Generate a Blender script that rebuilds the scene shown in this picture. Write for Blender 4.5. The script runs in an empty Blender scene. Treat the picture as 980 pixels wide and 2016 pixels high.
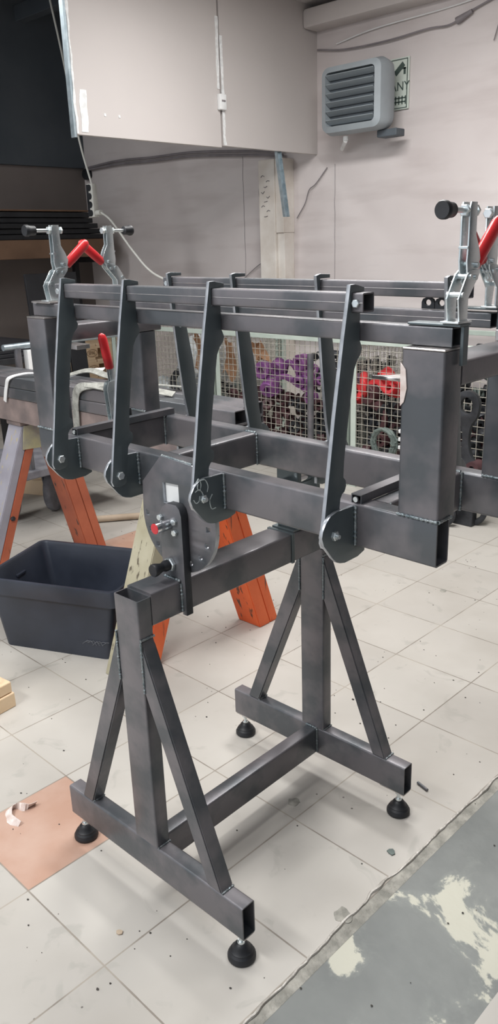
import bpy, bmesh, math, random
from mathutils import Vector, Matrix, noise
random.seed(7)
S = bpy.context.scene
COL = S.collection
PI = math.pi

# ------------------------------------------------------------------ materials
def mat(name, col=(.5,.5,.5), rough=.6, metal=0.0, var=.12, scale=6.0, col2=None, bump=0.0, bscale=60.0, detail=4.0, rvar=.1, spec=.5, lo=.36, hi=.64):
    m = bpy.data.materials.new(name); m.use_nodes = True
    nt = m.node_tree; N = nt.nodes; L = nt.links
    b = N['Principled BSDF']
    b.inputs['Roughness'].default_value = rough
    b.inputs['Metallic'].default_value = metal
    b.inputs['Specular IOR Level'].default_value = spec
    tc = N.new('ShaderNodeTexCoord')
    nz = N.new('ShaderNodeTexNoise'); nz.inputs['Scale'].default_value = scale; nz.inputs['Detail'].default_value = detail
    L.new(tc.outputs['Object'], nz.inputs['Vector'])
    cr = N.new('ShaderNodeValToRGB')
    c2 = col2 if col2 else tuple(min(1, c*(1+var*2)) for c in col)
    c1 = tuple(c*(1-var) for c in col) if not col2 else col
    cr.color_ramp.elements[0].position = lo; cr.color_ramp.elements[0].color = (*c1, 1)
    cr.color_ramp.elements[1].position = hi; cr.color_ramp.elements[1].color = (*c2, 1)
    L.new(nz.outputs['Fac'], cr.inputs['Fac']); L.new(cr.outputs['Color'], b.inputs['Base Color'])
    mr = N.new('ShaderNodeMapRange'); mr.inputs['To Min'].default_value = max(.02, rough-rvar); mr.inputs['To Max'].default_value = min(1, rough+rvar)
    L.new(nz.outputs['Fac'], mr.inputs['Value']); L.new(mr.outputs['Result'], b.inputs['Roughness'])
    if bump > 0:
        n2 = N.new('ShaderNodeTexNoise'); n2.inputs['Scale'].default_value = bscale; n2.inputs['Detail'].default_value = 3
        L.new(tc.outputs['Object'], n2.inputs['Vector'])
        bp = N.new('ShaderNodeBump'); bp.inputs['Strength'].default_value = bump; bp.inputs['Distance'].default_value = .01
        L.new(n2.outputs['Fac'], bp.inputs['Height']); L.new(bp.outputs['Normal'], b.inputs['Normal'])
    return m

M = {}
M['steel'] = mat('mill_steel', (.092,.100,.110), .34, .35, scale=8, col2=(.172,.163,.174), bump=.03, bscale=120, rvar=.10, lo=.42, hi=.58)
M['steel_dark'] = mat('mill_scale_plate', (.098,.122,.132), .36, .45, scale=7, col2=(.135,.160,.170), bump=.03, bscale=90, rvar=.08)
M['cut'] = mat('cut_steel_edge', (.34,.36,.39), .30, .6, scale=40, col2=(.46,.48,.51), rvar=.08)
EDGE = {'steel_dark': 'cut', 'steel': 'cut'}
M['steel_in'] = mat('tube_inside', (.03,.033,.038), .6, .4, scale=12)
M['weld'] = mat('weld_bead', (.16,.20,.22), .35, .85, scale=60, col2=(.34,.37,.38), bump=.4, bscale=300)
M['bright'] = mat('ground_steel', (.45,.44,.44), .3, .9, scale=30, col2=(.62,.58,.56))
M['zinc'] = mat('zinc_plate', (.62,.68,.70), .28, .85, scale=20, col2=(.75,.79,.80), rvar=.08)
M['chrome'] = mat('chrome', (.75,.76,.78), .12, 1.0, scale=10, rvar=.05)
M['redgrip'] = mat('red_grip', (.55,.02,.025), .32, 0, scale=10, var=.08)
M['redcap'] = mat('red_cap', (.55,.03,.04), .45, 0, scale=10, var=.08)
M['rubber'] = mat('black_rubber', (.012,.013,.016), .5, 0, scale=30, var=.2)
M['chalk'] = mat('chalk', (.45,.50,.50), .9, 0, scale=60)
M['wall'] = mat('pink_plaster', (.62,.565,.555), .9, 0, scale=1.2, col2=(.70,.65,.64), bump=.15, bscale=14, spec=.2)
M['board'] = mat('plasterboard', (.55,.515,.50), .85, 0, scale=.8, col2=(.59,.55,.535), bump=.04, bscale=8, spec=.2)
M['paint_and_shade'] = mat('dark_paint_and_shade', (.070,.083,.097), .85, 0, scale=1.5, col2=(.095,.108,.122), spec=.2)  # dark paint that also holds the upper back wall's shade in its colour
M['backwall'] = mat('grey_brown_plaster', (.17,.15,.14), .9, 0, scale=1.5, col2=(.20,.175,.165), spec=.2)
M['filler'] = mat('white_filler', (.75,.76,.76), .8, 0, scale=40, var=.08)
M['filler_dull'] = mat('limewashed_pier', (.66,.60,.54), .9, 0, scale=6, col2=(.78,.74,.69), bump=.2, bscale=25)
M['galv'] = mat('galvanised', (.33,.40,.44), .4, .7, scale=25, col2=(.45,.52,.56))
M['heater'] = mat('heater_plastic', (.30,.335,.36), .5, 0, scale=6, var=.05)
M['heater_in'] = mat('heater_dark', (.075,.09,.105), .6, 0, scale=6, var=.1)
M['louver'] = mat('heater_louver', (.24,.275,.30), .5, 0, scale=6, var=.05)
M['white'] = mat('white_paint', (.78,.79,.79), .5, 0, scale=8, var=.05)
M['cable_w'] = mat('white_cable', (.62,.62,.58), .5, 0, scale=8, var=.05)
M['cable_g'] = mat('grey_cable', (.22,.20,.21), .6, 0, scale=8, var=.1)
M['sign'] = mat('sign_plate', (.62,.68,.62), .5, 0, scale=8, var=.04)
M['ink'] = mat('sign_ink', (.06,.09,.08), .6, 0, scale=8, var=.04)
M['cage'] = mat('cage_green_grey', (.47,.55,.49), .5, .1, scale=8, col2=(.56,.63,.57))
M['wire'] = mat('cage_wire', (.42,.405,.35), .5, .3, scale=20, col2=(.52,.50,.44))
M['purple'] = mat('purple_casting', (.16,.05,.19), .5, .1, scale=12, col2=(.27,.10,.28))
M['red'] = mat('red_casting', (.60,.03,.04), .5, .05, scale=12, col2=(.72,.06,.06))
M['maroon'] = mat('maroon_casting', (.055,.022,.026), .55, .1, scale=12, col2=(.10,.04,.045))
M['blackiron'] = mat('black_casting', (.018,.020,.024), .5, .3, scale=14, col2=(.045,.048,.055))
M['greenish'] = mat('grey_green_casting', (.08,.105,.097), .6, .1, scale=14, col2=(.15,.185,.17))
M['plastic'] = mat('clear_plastic_bag', (.35,.38,.39), .25, 0, scale=9, col2=(.60,.63,.64), bump=.5, bscale=20)
M['card'] = mat('cardboard', (.50,.30,.18), .85, 0, scale=9, col2=(.62,.40,.26))
M['pine'] = mat('pine', (.66,.47,.29), .75, 0, scale=5, col2=(.76,.58,.39), bump=.1)
M['shelfwood'] = mat('brown_board', (.165,.095,.058), .8, 0, scale=4, col2=(.22,.13,.08))
M['burn'] = mat('burnt_stamp', (.10,.045,.02), .9, 0, scale=20)
M['black'] = mat('black_stock', (.018,.019,.022), .6, .2, scale=10, col2=(.032,.033,.037))
M['sheet'] = mat('black_sheet', (.016,.017,.021), .5, .1, scale=5, col2=(.024,.025,.03))
M['bin'] = mat('black_bin_plastic', (.022,.027,.040), .36, 0, scale=5, col2=(.036,.043,.062), bump=.04, bscale=40)
M['scuff'] = mat('bin_scuff', (.16,.17,.19), .6, 0, scale=60)
M['web'] = mat('webbing', (.22,.22,.20), .9, 0, scale=40, col2=(.36,.36,.33), bump=.3, bscale=200)
M['webwhite'] = mat('white_strap', (.75,.75,.75), .6, 0, scale=20, var=.05)
M['rusty'] = mat('rusty_painted_beam', (.19,.155,.15), .6, .2, scale=9, col2=(.33,.255,.235), bump=.1)
M['floorwood'] = mat('worn_pole', (.42,.33,.24), .8, 0, scale=12, col2=(.52,.42,.32))
M['tread'] = mat('wheel_grey', (.13,.13,.15), .6, 0, scale=16, col2=(.20,.20,.22))
M['mortar'] = mat('mortar_band', (.22,.215,.19), .95, 0, scale=25, col2=(.38,.365,.325), bump=.7, bscale=60)
M['edge'] = mat('worn_edging', (.30,.28,.25), .5, .3, scale=14, col2=(.62,.59,.55), bump=.5, bscale=80)
M['debris'] = mat('debris', (.05,.045,.04), .9, 0, scale=50)
M['film'] = mat('crumpled_tape', (.62,.50,.45), .25, 0, scale=50, col2=(.80,.72,.68))

def wood_orange(name, c1, c2, worn):
    m = mat(name, c1, .6, 0, scale=5, col2=c2, bump=.12, bscale=30)
    nt = m.node_tree; N = nt.nodes; L = nt.links; b = N['Principled BSDF']
    tc = N['Texture Coordinate']
    mp = N.new('ShaderNodeMapping'); mp.inputs['Scale'].default_value = (30, 30, 3)
    L.new(tc.outputs['Object'], mp.inputs['Vector'])
    nz = N.new('ShaderNodeTexNoise'); nz.inputs['Scale'].default_value = 1.5; nz.inputs['Detail'].default_value = 6
    L.new(mp.outputs['Vector'], nz.inputs['Vector'])
    cr = N.new('ShaderNodeValToRGB'); cr.color_ramp.elements[0].position = .60; cr.color_ramp.elements[1].position = .66
    cr.color_ramp.elements[0].color = (0,0,0,1); cr.color_ramp.elements[1].color = (1,1,1,1)
    L.new(nz.outputs['Fac'], cr.inputs['Fac'])
    mx = N.new('ShaderNodeMixRGB'); mx.inputs['Color2'].default_value = (*worn, 1)
    L.new(cr.outputs['Color'], mx.inputs['Fac']); L.new(N['Color Ramp'].outputs['Color'], mx.inputs['Color1'])
    L.new(mx.outputs['Color'], b.inputs['Base Color'])
    return m
M['orange'] = wood_orange('orange_painted_wood', (.70,.105,.025), (.84,.17,.05), (.13,.05,.03))
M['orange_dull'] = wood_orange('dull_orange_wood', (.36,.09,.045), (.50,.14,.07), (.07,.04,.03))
M['weathered'] = wood_orange('weathered_wood', (.34,.31,.21), (.47,.44,.33), (.12,.10,.07))
M['greypaint'] = wood_orange('grey_painted_wood', (.27,.26,.30), (.36,.35,.40), (.42,.36,.22))

# floor tiles: grid in local metres, one terracotta tile here and there
TS = .3195
def floor_mat():
    m = bpy.data.materials.new('floor_tiles'); m.use_nodes = True
    nt = m.node_tree; N = nt.nodes; L = nt.links; b = N['Principled BSDF']
    b.inputs['Roughness'].default_value = .5; b.inputs['Specular IOR Level'].default_value = .35
    tc = N.new('ShaderNodeTexCoord')
    def math_(op, a, v=None, **k):
        n = N.new('ShaderNodeMath'); n.operation = op
        for i, q in enumerate((a, v)):
            if q is None: continue
            if isinstance(q, (int, float)): n.inputs[i].default_value = q
            else: L.new(q, n.inputs[i])
        return n.outputs[0]
    def mix(f, c1, c2, mode='MIX'):
        n = N.new('ShaderNodeMixRGB'); n.blend_type = mode
        for i, q in ((0, f), (1, c1), (2, c2)):
            if isinstance(q, (int, float)): n.inputs[i].default_value = q
            elif isinstance(q, tuple): n.inputs[i].default_value = (*q, 1)
            else: L.new(q, n.inputs[i])
        return n.outputs[0]
    def nse(scale, detail=4, dist=0.0):
        n = N.new('ShaderNodeTexNoise'); n.inputs['Scale'].default_value = scale; n.inputs['Detail'].default_value = detail
        n.inputs['Distortion'].default_value = dist
        L.new(tc.outputs['Object'], n.inputs['Vector']); return n.outputs['Fac']
    def ramp(f, a, c):
        n = N.new('ShaderNodeValToRGB'); n.color_ramp.elements[0].position = a; n.color_ramp.elements[1].position = c
        L.new(f, n.inputs['Fac']); return n.outputs['Color']
    sx = N.new('ShaderNodeSeparateXYZ'); L.new(tc.outputs['Object'], sx.inputs[0])
    X = math_('DIVIDE', sx.outputs[0], TS); Y = math_('DIVIDE', sx.outputs[1], TS)
    def edge(V):
        f = math_('FRACT', V); return math_('MINIMUM', f, math_('SUBTRACT', 1.0, f))
    d = math_('MINIMUM', edge(X), edge(Y))
    wob = math_('MULTIPLY', math_('SUBTRACT', nse(25, 2), .5), .006)
    grout = math_('LESS_THAN', math_('ADD', d, wob), .0065)
    fx, fy = math_('FLOOR', X), math_('FLOOR', Y)
    cmb = N.new('ShaderNodeCombineXYZ'); L.new(fx, cmb.inputs[0]); L.new(fy, cmb.inputs[1])
    wn = N.new('ShaderNodeTexWhiteNoise'); wn.noise_dimensions = '3D'; L.new(cmb.outputs[0], wn.inputs['Vector'])
    base = mix(wn.outputs['Value'], (.455,.43,.395), (.505,.48,.44))
    base = mix(math_('MULTIPLY', ramp(nse(3.0, 5), .45, .75), .40), base, (.34,.31,.27))
    base = mix(math_('MULTIPLY', ramp(nse(9.0, 6, 1.0), .60, .68), .35), base, (.32,.31,.28))
    def cell(i, j):
        a = math_('COMPARE', fx, float(i)); a.node.inputs[2].default_value = .1
        c = math_('COMPARE', fy, float(j)); c.node.inputs[2].default_value = .1
        return math_('MULTIPLY', a, c)
    red = math_('ADD', cell(-1, 0), math_('ADD', cell(-6, 5), cell(-6, 4)))
    terr = mix(ramp(nse(6, 5), .4, .65), (.44,.27,.20), (.50,.34,.27))
    base = mix(red, base, terr)
    # small black specks of grinding grit
    vo = N.new('ShaderNodeTexVoronoi'); vo.inputs['Scale'].default_value = 22; L.new(tc.outputs['Object'], vo.inputs['Vector'])
    sp = math_('LESS_THAN', vo.outputs['Distance'], math_('MULTIPLY', ramp(nse(4, 2), .52, .62), .07))
    base = mix(math_('MULTIPLY', sp, .8), base, (.10,.09,.08))
    gcol = mix(ramp(nse(5, 3), .45, .6), (.20,.17,.14), (.36,.32,.27))
    base = mix(math_('MULTIPLY', grout, .85), base, gcol)
    L.new(base, b.inputs['Base Color'])
    bp = N.new('ShaderNodeBump'); bp.inputs['Strength'].default_value = .4; bp.inputs['Distance'].default_value = .003
    L.new(math_('SUBTRACT', 1.0, grout), bp.inputs['Height']); L.new(bp.outputs['Normal'], b.inputs['Normal'])
    mr = N.new('ShaderNodeMapRange'); mr.inputs['To Min'].default_value = .38; mr.inputs['To Max'].default_value = .62
    L.new(nse(4, 4), mr.inputs['Value']); L.new(mr.outputs['Result'], b.inputs['Roughness'])
    return m
M['floor'] = floor_mat()
def concrete_mat():
    m = mat('painted_concrete', (.145,.155,.150), .55, 0, scale=4, col2=(.215,.225,.215), bump=.12, bscale=30)
    nt = m.node_tree; N = nt.nodes; L = nt.links; b = N['Principled BSDF']; tc = N['Texture Coordinate']
    nz = N.new('ShaderNodeTexNoise'); nz.inputs['Scale'].default_value = 3.6; nz.inputs['Detail'].default_value = 8; nz.inputs['Distortion'].default_value = .35
    nz.inputs['Roughness'].default_value = .62
    L.new(tc.outputs['Object'], nz.inputs['Vector'])
    cr = N.new('ShaderNodeValToRGB'); cr.color_ramp.elements[0].position = .545; cr.color_ramp.elements[1].position = .565
    L.new(nz.outputs['Fac'], cr.inputs['Fac'])
    cr2 = N.new('ShaderNodeValToRGB'); cr2.color_ramp.elements[0].position = .50; cr2.color_ramp.elements[1].position = .62
    cr2.color_ramp.elements[1].color = (.6,.6,.6,1)
    L.new(nz.outputs['Fac'], cr2.inputs['Fac'])
    m1 = N.new('ShaderNodeMixRGB'); m1.inputs['Color2'].default_value = (.30,.32,.29,1)
    L.new(cr2.outputs['Color'], m1.inputs['Fac']); L.new(N['Color Ramp'].outputs['Color'], m1.inputs['Color1'])
    m2 = N.new('ShaderNodeMixRGB'); m2.inputs['Color2'].default_value = (.50,.49,.41,1)
    L.new(cr.outputs['Color'], m2.inputs['Fac']); L.new(m1.outputs['Color'], m2.inputs['Color1'])
    L.new(m2.outputs['Color'], b.inputs['Base Color'])
    return m
M['concrete'] = concrete_mat()
def wall_mat():   # plaster with vertical panel joints and dirt
    m = M['wall']; nt = m.node_tree; N = nt.nodes; L = nt.links; b = N['Principled BSDF']; tc = N['Texture Coordinate']
    mp = N.new('ShaderNodeMapping'); mp.inputs['Scale'].default_value = (.7, .7, 4.0); L.new(tc.outputs['Object'], mp.inputs['Vector'])
    nz = N.new('ShaderNodeTexNoise'); nz.inputs['Scale'].default_value = 1.6; nz.inputs['Detail'].default_value = 6; L.new(mp.outputs['Vector'], nz.inputs['Vector'])
    cr = N.new('ShaderNodeValToRGB'); cr.color_ramp.elements[0].position = .50; cr.color_ramp.elements[1].position = .72
    cr.color_ramp.elements[1].color = (.35,.35,.35,1); L.new(nz.outputs['Fac'], cr.inputs['Fac'])
    m1 = N.new('ShaderNodeMixRGB'); m1.inputs['Color2'].default_value = (.36,.30,.29,1)
    L.new(cr.outputs['Color'], m1.inputs['Fac']); L.new(N['Color Ramp'].outputs['Color'], m1.inputs['Color1'])
    L.new(m1.outputs['Color'], b.inputs['Base Color'])
wall_mat()

# ------------------------------------------------------------------ mesh helpers
def obj(name, bm, m, parent=None, smooth=False, mats=None, xf=None):
    bmesh.ops.recalc_face_normals(bm, faces=bm.faces)
    if xf is not None: bm.transform(xf)
    if parent is not None:
        p = parent; off = Vector((0,0,0))
        while p is not None: off += p.location; p = p.parent
        org = Vector((0,0,0))
    else: off = Vector((0,0,0))
    # origin at the bounding-box base centre
    if len(bm.verts):
        xs = [v.co.x for v in bm.verts]; ys = [v.co.y for v in bm.verts]; zs = [v.co.z for v in bm.verts]
        c = Vector(((min(xs)+max(xs))/2, (min(ys)+max(ys))/2, min(zs)))
    else: c = Vector((0,0,0))
    bmesh.ops.translate(bm, verts=bm.verts, vec=-c)
    me = bpy.data.meshes.new(name); bm.to_mesh(me); bm.free()
    mm = mats or ([m, EDGE[m]] if m in EDGE else [m])
    for q in mm: me.materials.append(M[q] if isinstance(q, str) else q)
    if len(mm) == 1:
        for p_ in me.polygons: p_.material_index = 0
    if smooth:
        for p_ in me.polygons: p_.use_smooth = True
        try: me.set_sharp_from_angle(angle=math.radians(38))
        except Exception: pass
    o = bpy.data.objects.new(name, me); COL.objects.link(o)
    o.location = c - off
    if parent is not None: o.parent = parent
    return o
def tag(o, label=None, cat=None, group=None, kind=None):
    if label: o['label'] = label
    if cat: o['category'] = cat
    if group: o['group'] = group
    if kind: o['kind'] = kind
    return o
def empty(name, loc, label, cat, group=None):
    o = bpy.data.objects.new(name, None); o.empty_display_size = .1; COL.objects.link(o); o.location = loc
    return tag(o, label, cat, group)
def nb(): return bmesh.new()
def box(bm, x0, x1, y0, y1, z0, z1, bev=0.0, mi=0):
    r = bmesh.ops.create_cube(bm, size=1.0)
    vs = r['verts']
    for v in vs:
        v.co = Vector(((x0+x1)/2+v.co.x*(x1-x0), (y0+y1)/2+v.co.y*(y1-y0), (z0+z1)/2+v.co.z*(z1-z0)))
    fs = {f for v in vs for f in v.link_faces}
    for f in fs: f.material_index = mi
    if bev > 0:
        es = {e for v in vs for e in v.link_edges}
        bmesh.ops.bevel(bm, geom=list(es), offset=bev, segments=2, affect='EDGES', profile=.5)
    return bm
def frame_mat(p0, d, up=(0,0,1)):
    d = Vector(d).normalized(); u = Vector(up)
    if abs(d.dot(u)) > .98: u = Vector((0,1,0)) if abs(d.y) < .9 else Vector((1,0,0))
    x = u.cross(d).normalized(); y = d.cross(x).normalized()
    return Matrix(((x.x, y.x, d.x, p0[0]), (x.y, y.y, d.y, p0[1]), (x.z, y.z, d.z, p0[2]), (0,0,0,1)))
def loft(bm, rings, close=True, capA=False, capB=False, mi=0):
    vr = [[bm.verts.new(p) for p in r] for r in rings]
    n = len(vr[0])
    for a, b in zip(vr[:-1], vr[1:]):
        for i in range(n if close else n-1):
            j = (i+1) % n
            f = bm.faces.new((a[i], a[j], b[j], b[i])); f.material_index = mi
    if capA: bm.faces.new(vr[0][::-1]).material_index = mi
    if capB: bm.faces.new(vr[-1]).material_index = mi
    return vr
def rrect(w, h, r, seg=3, z=0.0):
    pts = []
    for cx, cy, a0 in ((w/2-r, h/2-r, 0), (-w/2+r, h/2-r, 90), (-w/2+r, -h/2+r, 180), (w/2-r, -h/2+r, 270)):
        for k in range(seg+1):
            a = math.radians(a0+90*k/seg)
            pts.append(Vector((cx+r*math.cos(a), cy+r*math.sin(a), z)))
    return pts
def rect_tube(bm, p0, p1, w, h, up=(0,0,1), t=.003, r=.005, capA=False, capB=False, cutA=0.0, cutB=0.0, cut_axis=None):
    """hollow square tube from p0 to p1; w across, h along 'up'. cut*: plane z the end is mitred to (world z) if given"""
    p0 = Vector(p0); p1 = Vector(p1); d = p1-p0; Ln = d.length
    T = frame_mat(p0, d, up)
    def ring(ww, hh, rr, z): return [T @ Vector((p.x, p.y, z)) for p in rrect(ww, hh, rr)]
    o0, o1 = ring(w, h, r, 0), ring(w, h, r, Ln)
    i0, i1 = ring(w-2*t, h-2*t, max(r-t, .001), 0), ring(w-2*t, h-2*t, max(r-t, .001), Ln)
    rings = [o0, o1] 
    dep = min(.12, Ln*.3)
    j1 = ring(w-2*t, h-2*t, max(r-t, .001), Ln-dep); j0 = ring(w-2*t, h-2*t, max(r-t, .001), dep)
    seq = [j0, i0, o0, o1, i1, j1]
    if capA and capB: loft(bm, [o0, o1], capA=True, capB=True)
    elif capA: loft(bm, [o0, o1, i1, j1], capA=True, capB=True)
    elif capB: loft(bm, [j0, i0, o0, o1], capA=True, capB=True)
    else: loft(bm, seq, capA=True, capB=True)
    return bm
def cyl(bm, p0, p1, r0, r1=None, seg=20, cap=True, up=(0,0,1)):
    r1 = r0 if r1 is None else r1
    p0 = Vector(p0); p1 = Vector(p1); T = frame_mat(p0, p1-p0, up); Ln = (p1-p0).length
    A = [T @ Vector((r0*math.cos(2*PI*k/seg), r0*math.sin(2*PI*k/seg), 0)) for k in range(seg)]
    B = [T @ Vector((r1*math.cos(2*PI*k/seg), r1*math.sin(2*PI*k/seg), Ln)) for k in range(seg)]
    loft(bm, [A, B], capA=cap, capB=cap); return bm
def lathe(bm, p0, d, prof, seg=28, up=(0,0,1), capA=True, capB=True):
    T = frame_mat(p0, d, up)
    rings = [[T @ Vector((r*math.cos(2*PI*k/seg), r*math.sin(2*PI*k/seg), z)) for k in range(seg)] for r, z in prof]
    loft(bm, rings, capA=capA, capB=capB); return bm
def sweep(bm, pts, r, seg=8):
    pts = [Vector(p) for p in pts]; rings = []
    for i, p in enumerate(pts):
        d = (pts[min(i+1, len(pts)-1)]-pts[max(i-1, 0)]).normalized()
        T = frame_mat(p, d, (.13,.21,.97))
        rr = r(i/(len(pts)-1)) if callable(r) else r
        rings.append([T @ Vector((rr*math.cos(2*PI*k/seg), rr*math.sin(2*PI*k/seg), 0)) for k in range(seg)])
    loft(bm, rings, capA=True, capB=True); return bm
def smooth_path(pts, n=8):
    pts = [Vector(p) for p in pts]; out = []
    P = [pts[0]*2-pts[1]] + pts + [pts[-1]*2-pts[-2]]
    for i in range(1, len(P)-2):
        for k in range(n):
            t = k/n
            out.append(.5*((2*P[i]) + (-P[i-1]+P[i+1])*t + (2*P[i-1]-5*P[i]+4*P[i+1]-P[i+2])*t*t + (-P[i-1]+3*P[i]-3*P[i+1]+P[i+2])*t**3))
    out.append(pts[-1]); return out
def ribbon(bm, pts, wdir, w, t=.003):
    pts = [Vector(p) for p in pts]; rings = []
    for i, p in enumerate(pts):
        d = (pts[min(i+1, len(pts)-1)]-pts[max(i-1, 0)]).normalized()
        wd = Vector(wdir(i/(len(pts)-1)) if callable(wdir) else wdir); wd = (wd-d*wd.dot(d)).normalized(); n = d.cross(wd)
        rings.append([p-wd*w/2-n*t/2, p+wd*w/2-n*t/2, p+wd*w/2+n*t/2, p-wd*w/2+n*t/2])
    loft(bm, rings, capA=True, capB=True); return bm
def plate(loops, thick, bevel=.0008, xf=None, bm=None):
    """flat plate with holes from 2D loops, extruded along local z (centred), through a filled 2D curve"""
    cu = bpy.data.curves.new('tmp', 'CURVE'); cu.dimensions = '2D'; cu.fill_mode = 'BOTH'
    cu.extrude = thick/2-bevel; cu.bevel_depth = bevel; cu.bevel_resolution = 1; cu.offset = -bevel
    for lp in loops:
        sp = cu.splines.new('POLY'); sp.points.add(len(lp)-1)
        for k, (a, b) in enumerate(lp): sp.points[k].co = (a, b, 0, 1)
        sp.use_cyclic_u = True
    o = bpy.data.objects.new('tmp', cu); COL.objects.link(o)
    dg = bpy.context.evaluated_depsgraph_get(); dg.update()
    me = bpy.data.meshes.new_from_object(o.evaluated_get(dg))
    if bm is None: bm = bmesh.new()
    t = bmesh.new(); t.from_mesh(me); bmesh.ops.remove_doubles(t, verts=t.verts, dist=1e-5); t.normal_update()
    for f in t.faces: f.material_index = 1 if abs(f.normal.z) < .8 else 0
    if xf is not None: t.transform(xf)
    m2 = bpy.data.meshes.new('t2'); t.to_mesh(m2); t.free(); bm.from_mesh(m2)
    bpy.data.objects.remove(o); bpy.data.curves.remove(cu); bpy.data.meshes.remove(me); bpy.data.meshes.remove(m2)
    return bm
# plate orientation: local (a,b,thick) -> world
def XF_X(x): return Matrix(((0,0,1,x),(1,0,0,0),(0,1,0,0),(0,0,0,1)))     # loop=(y,z) plate normal X
def XF_Y(y): return Matrix(((1,0,0,0),(0,0,-1,y),(0,1,0,0),(0,0,0,1)))    # loop=(x,z) plate normal Y
def XF_Z(z): return Matrix(((1,0,0,0),(0,1,0,0),(0,0,1,z),(0,0,0,1)))
def text_mesh(s, size, depth=.0005, font_scale_x=1.0):
    cu = bpy.data.curves.new('txt', 'FONT'); cu.body = s; cu.size = size; cu.extrude = depth; cu.align_x = 'CENTER'; cu.align_y = 'CENTER'
    o = bpy.data.objects.new('txt', cu); COL.objects.link(o)
    dg = bpy.context.evaluated_depsgraph_get(); dg.update()
    me = bpy.data.meshes.new_from_object(o.evaluated_get(dg))
    bm = bmesh.new(); bm.from_mesh(me)
    bpy.data.objects.remove(o); bpy.data.curves.remove(cu); bpy.data.meshes.remove(me)
    bmesh.ops.scale(bm, verts=bm.verts, vec=(font_scale_x, 1, 1))
    return bm
def hexbolt(bm, p, d, r, h, spin=0.0):
    T = frame_mat(p, d)
    A = [Vector((r*math.cos(PI/3*k+spin), r*math.sin(PI/3*k+spin), 0)) for k in range(6)]
    rings = [[T @ a for a in A], [T @ Vector((a.x, a.y, h*.8)) for a in A], [T @ Vector((a.x*.86, a.y*.86, h)) for a in A]]
    loft(bm, rings, capA=True, capB=True); return bm
def weld(bm, p0, p1, r=.004, n=None, off=(0,0,0)):
    p0 = Vector(p0)+Vector(off); p1 = Vector(p1)+Vector(off); L = (p1-p0).length; n = n or max(6, int(L/.004))
    pts = [p0.lerp(p1, k/n) for k in range(n+1)]
    sd = random.random()*50
    sweep(bm, pts, lambda t: r*(.8+.25*math.sin(t*n*PI*.9+sd)+.2*noise.noise(Vector((t*n*.3, sd, 0)))), 8); return bm

# ------------------------------------------------------------------ the room
def struct(name, bm, m, smooth=False):
    o = obj(name, bm, m, smooth=smooth); o['kind'] = 'structure'; return o
TH = -.021; OX, OY = -.2031, -.1941       # tile grid direction and origin
def placed_grid(name, m, u0, u1, v0, v1, z):
    bm = nb()
    vs = [bm.verts.new(p) for p in ((u0,v0,z),(u1,v0,z),(u1,v1,z),(u0,v1,z))]; bm.faces.new(vs)
    for a, b, c, d in ((0,1,2,3),):
        lo = [bm.verts.new((v.co.x, v.co.y, z-.05)) for v in vs]
        for i in range(4): bm.faces.new((vs[i], lo[i], lo[(i+1)%4], vs[(i+1)%4]))
        bm.faces.new(lo[::-1])
    me = bpy.data.meshes.new(name); bm.to_mesh(me); bm.free(); me.materials.append(M[m])
    o = bpy.data.objects.new(name, me); COL.objects.link(o); o.location = (OX, OY, 0); o.rotation_euler = (0,0,TH); o['kind'] = 'structure'; return o
U_EDGE = .640; U_CON = .672; U_END = .985
placed_grid('floor', 'floor', -5.8, U_EDGE, -3.9, 4.6, 0)
placed_grid('trim_1', 'mortar', U_EDGE, U_CON, -3.9, 4.2, -.0008)
placed_grid('trim_2', 'concrete', U_CON, U_END, -3.9, 4.2, -.0012)
placed_grid('trim_3', 'floor', U_END, 4.6, -3.9, 4.4, 0)
def loc2w(u, v, z=0): return (OX+u*math.cos(TH)-v*math.sin(TH), OY+u*math.sin(TH)+v*math.cos(TH), z)
bm = nb(); pts = []
for k in range(661):
    v = -2.6+k*.01
    w = .014*noise.noise(Vector((v*3, 0, 0))) + .012*noise.noise(Vector((v*9, 3, 0))) + .006*noise.noise(Vector((v*31, 5, 0)))
    pts.append(loc2w(U_EDGE+w*.8, v, .001))
sweep(bm, pts, lambda t: .0036+.0034*noise.noise(Vector((t*90, 1, 2))), 6)
struct('trim_4', bm, 'edge', True)

XB, YW, ZC = -5.44, 4.0, 3.06
bm = nb(); box(bm, XB-.1, 4.3, YW, YW+.1, 0, 3.62); struct('wall_right', bm, 'wall')
bm = nb(); box(bm, 4.3, 4.4, -3.9, YW+.1, 0, ZC+.3); struct('wall_blocker_left', bm, 'paint_and_shade')  # unseen dark wall, added so the +X steel faces stay dim
bm = nb(); box(bm, 1.9, 4.4, -4.0, -3.9, 0, ZC+.3); struct('wall_blocker_front', bm, 'paint_and_shade')  # unseen part wall, added to narrow the opening and block light from +X faces
bm = nb(); box(bm, XB-.1, XB, -3.6, YW, 0, 2.265); struct('wall_back', bm, 'backwall')
bm = nb(); box(bm, XB-.1, XB+.03, -3.6, YW, 2.265, 3.62, .004); struct('wall_upper', bm, 'paint_and_shade')  # shadow on the upper back wall, put into the dark colour
bm = nb(); box(bm, XB, -2.64, -3.6, YW, 3.52, 3.62); struct('ceiling', bm, 'paint_and_shade')
bm = nb(); box(bm, -2.6, 4.3, -.2, YW, ZC, ZC+.1); struct('ceiling_front', bm, 'board')
for k, y in enumerate((2.0, 2.75, 3.45)):
    bm = nb(); box(bm, XB+.03, -2.64, y-.05, y+.05, 3.40, 3.52, .005); struct('trim_%d' % (5+k), bm, 'paint_and_shade')
# cornice pipe-box along the wall and ceiling
bm = nb(); box(bm, -2.6, 4.2, 3.84, YW, 2.90, 3.02, .02); struct('trim_8', bm, 'board', True)
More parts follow.
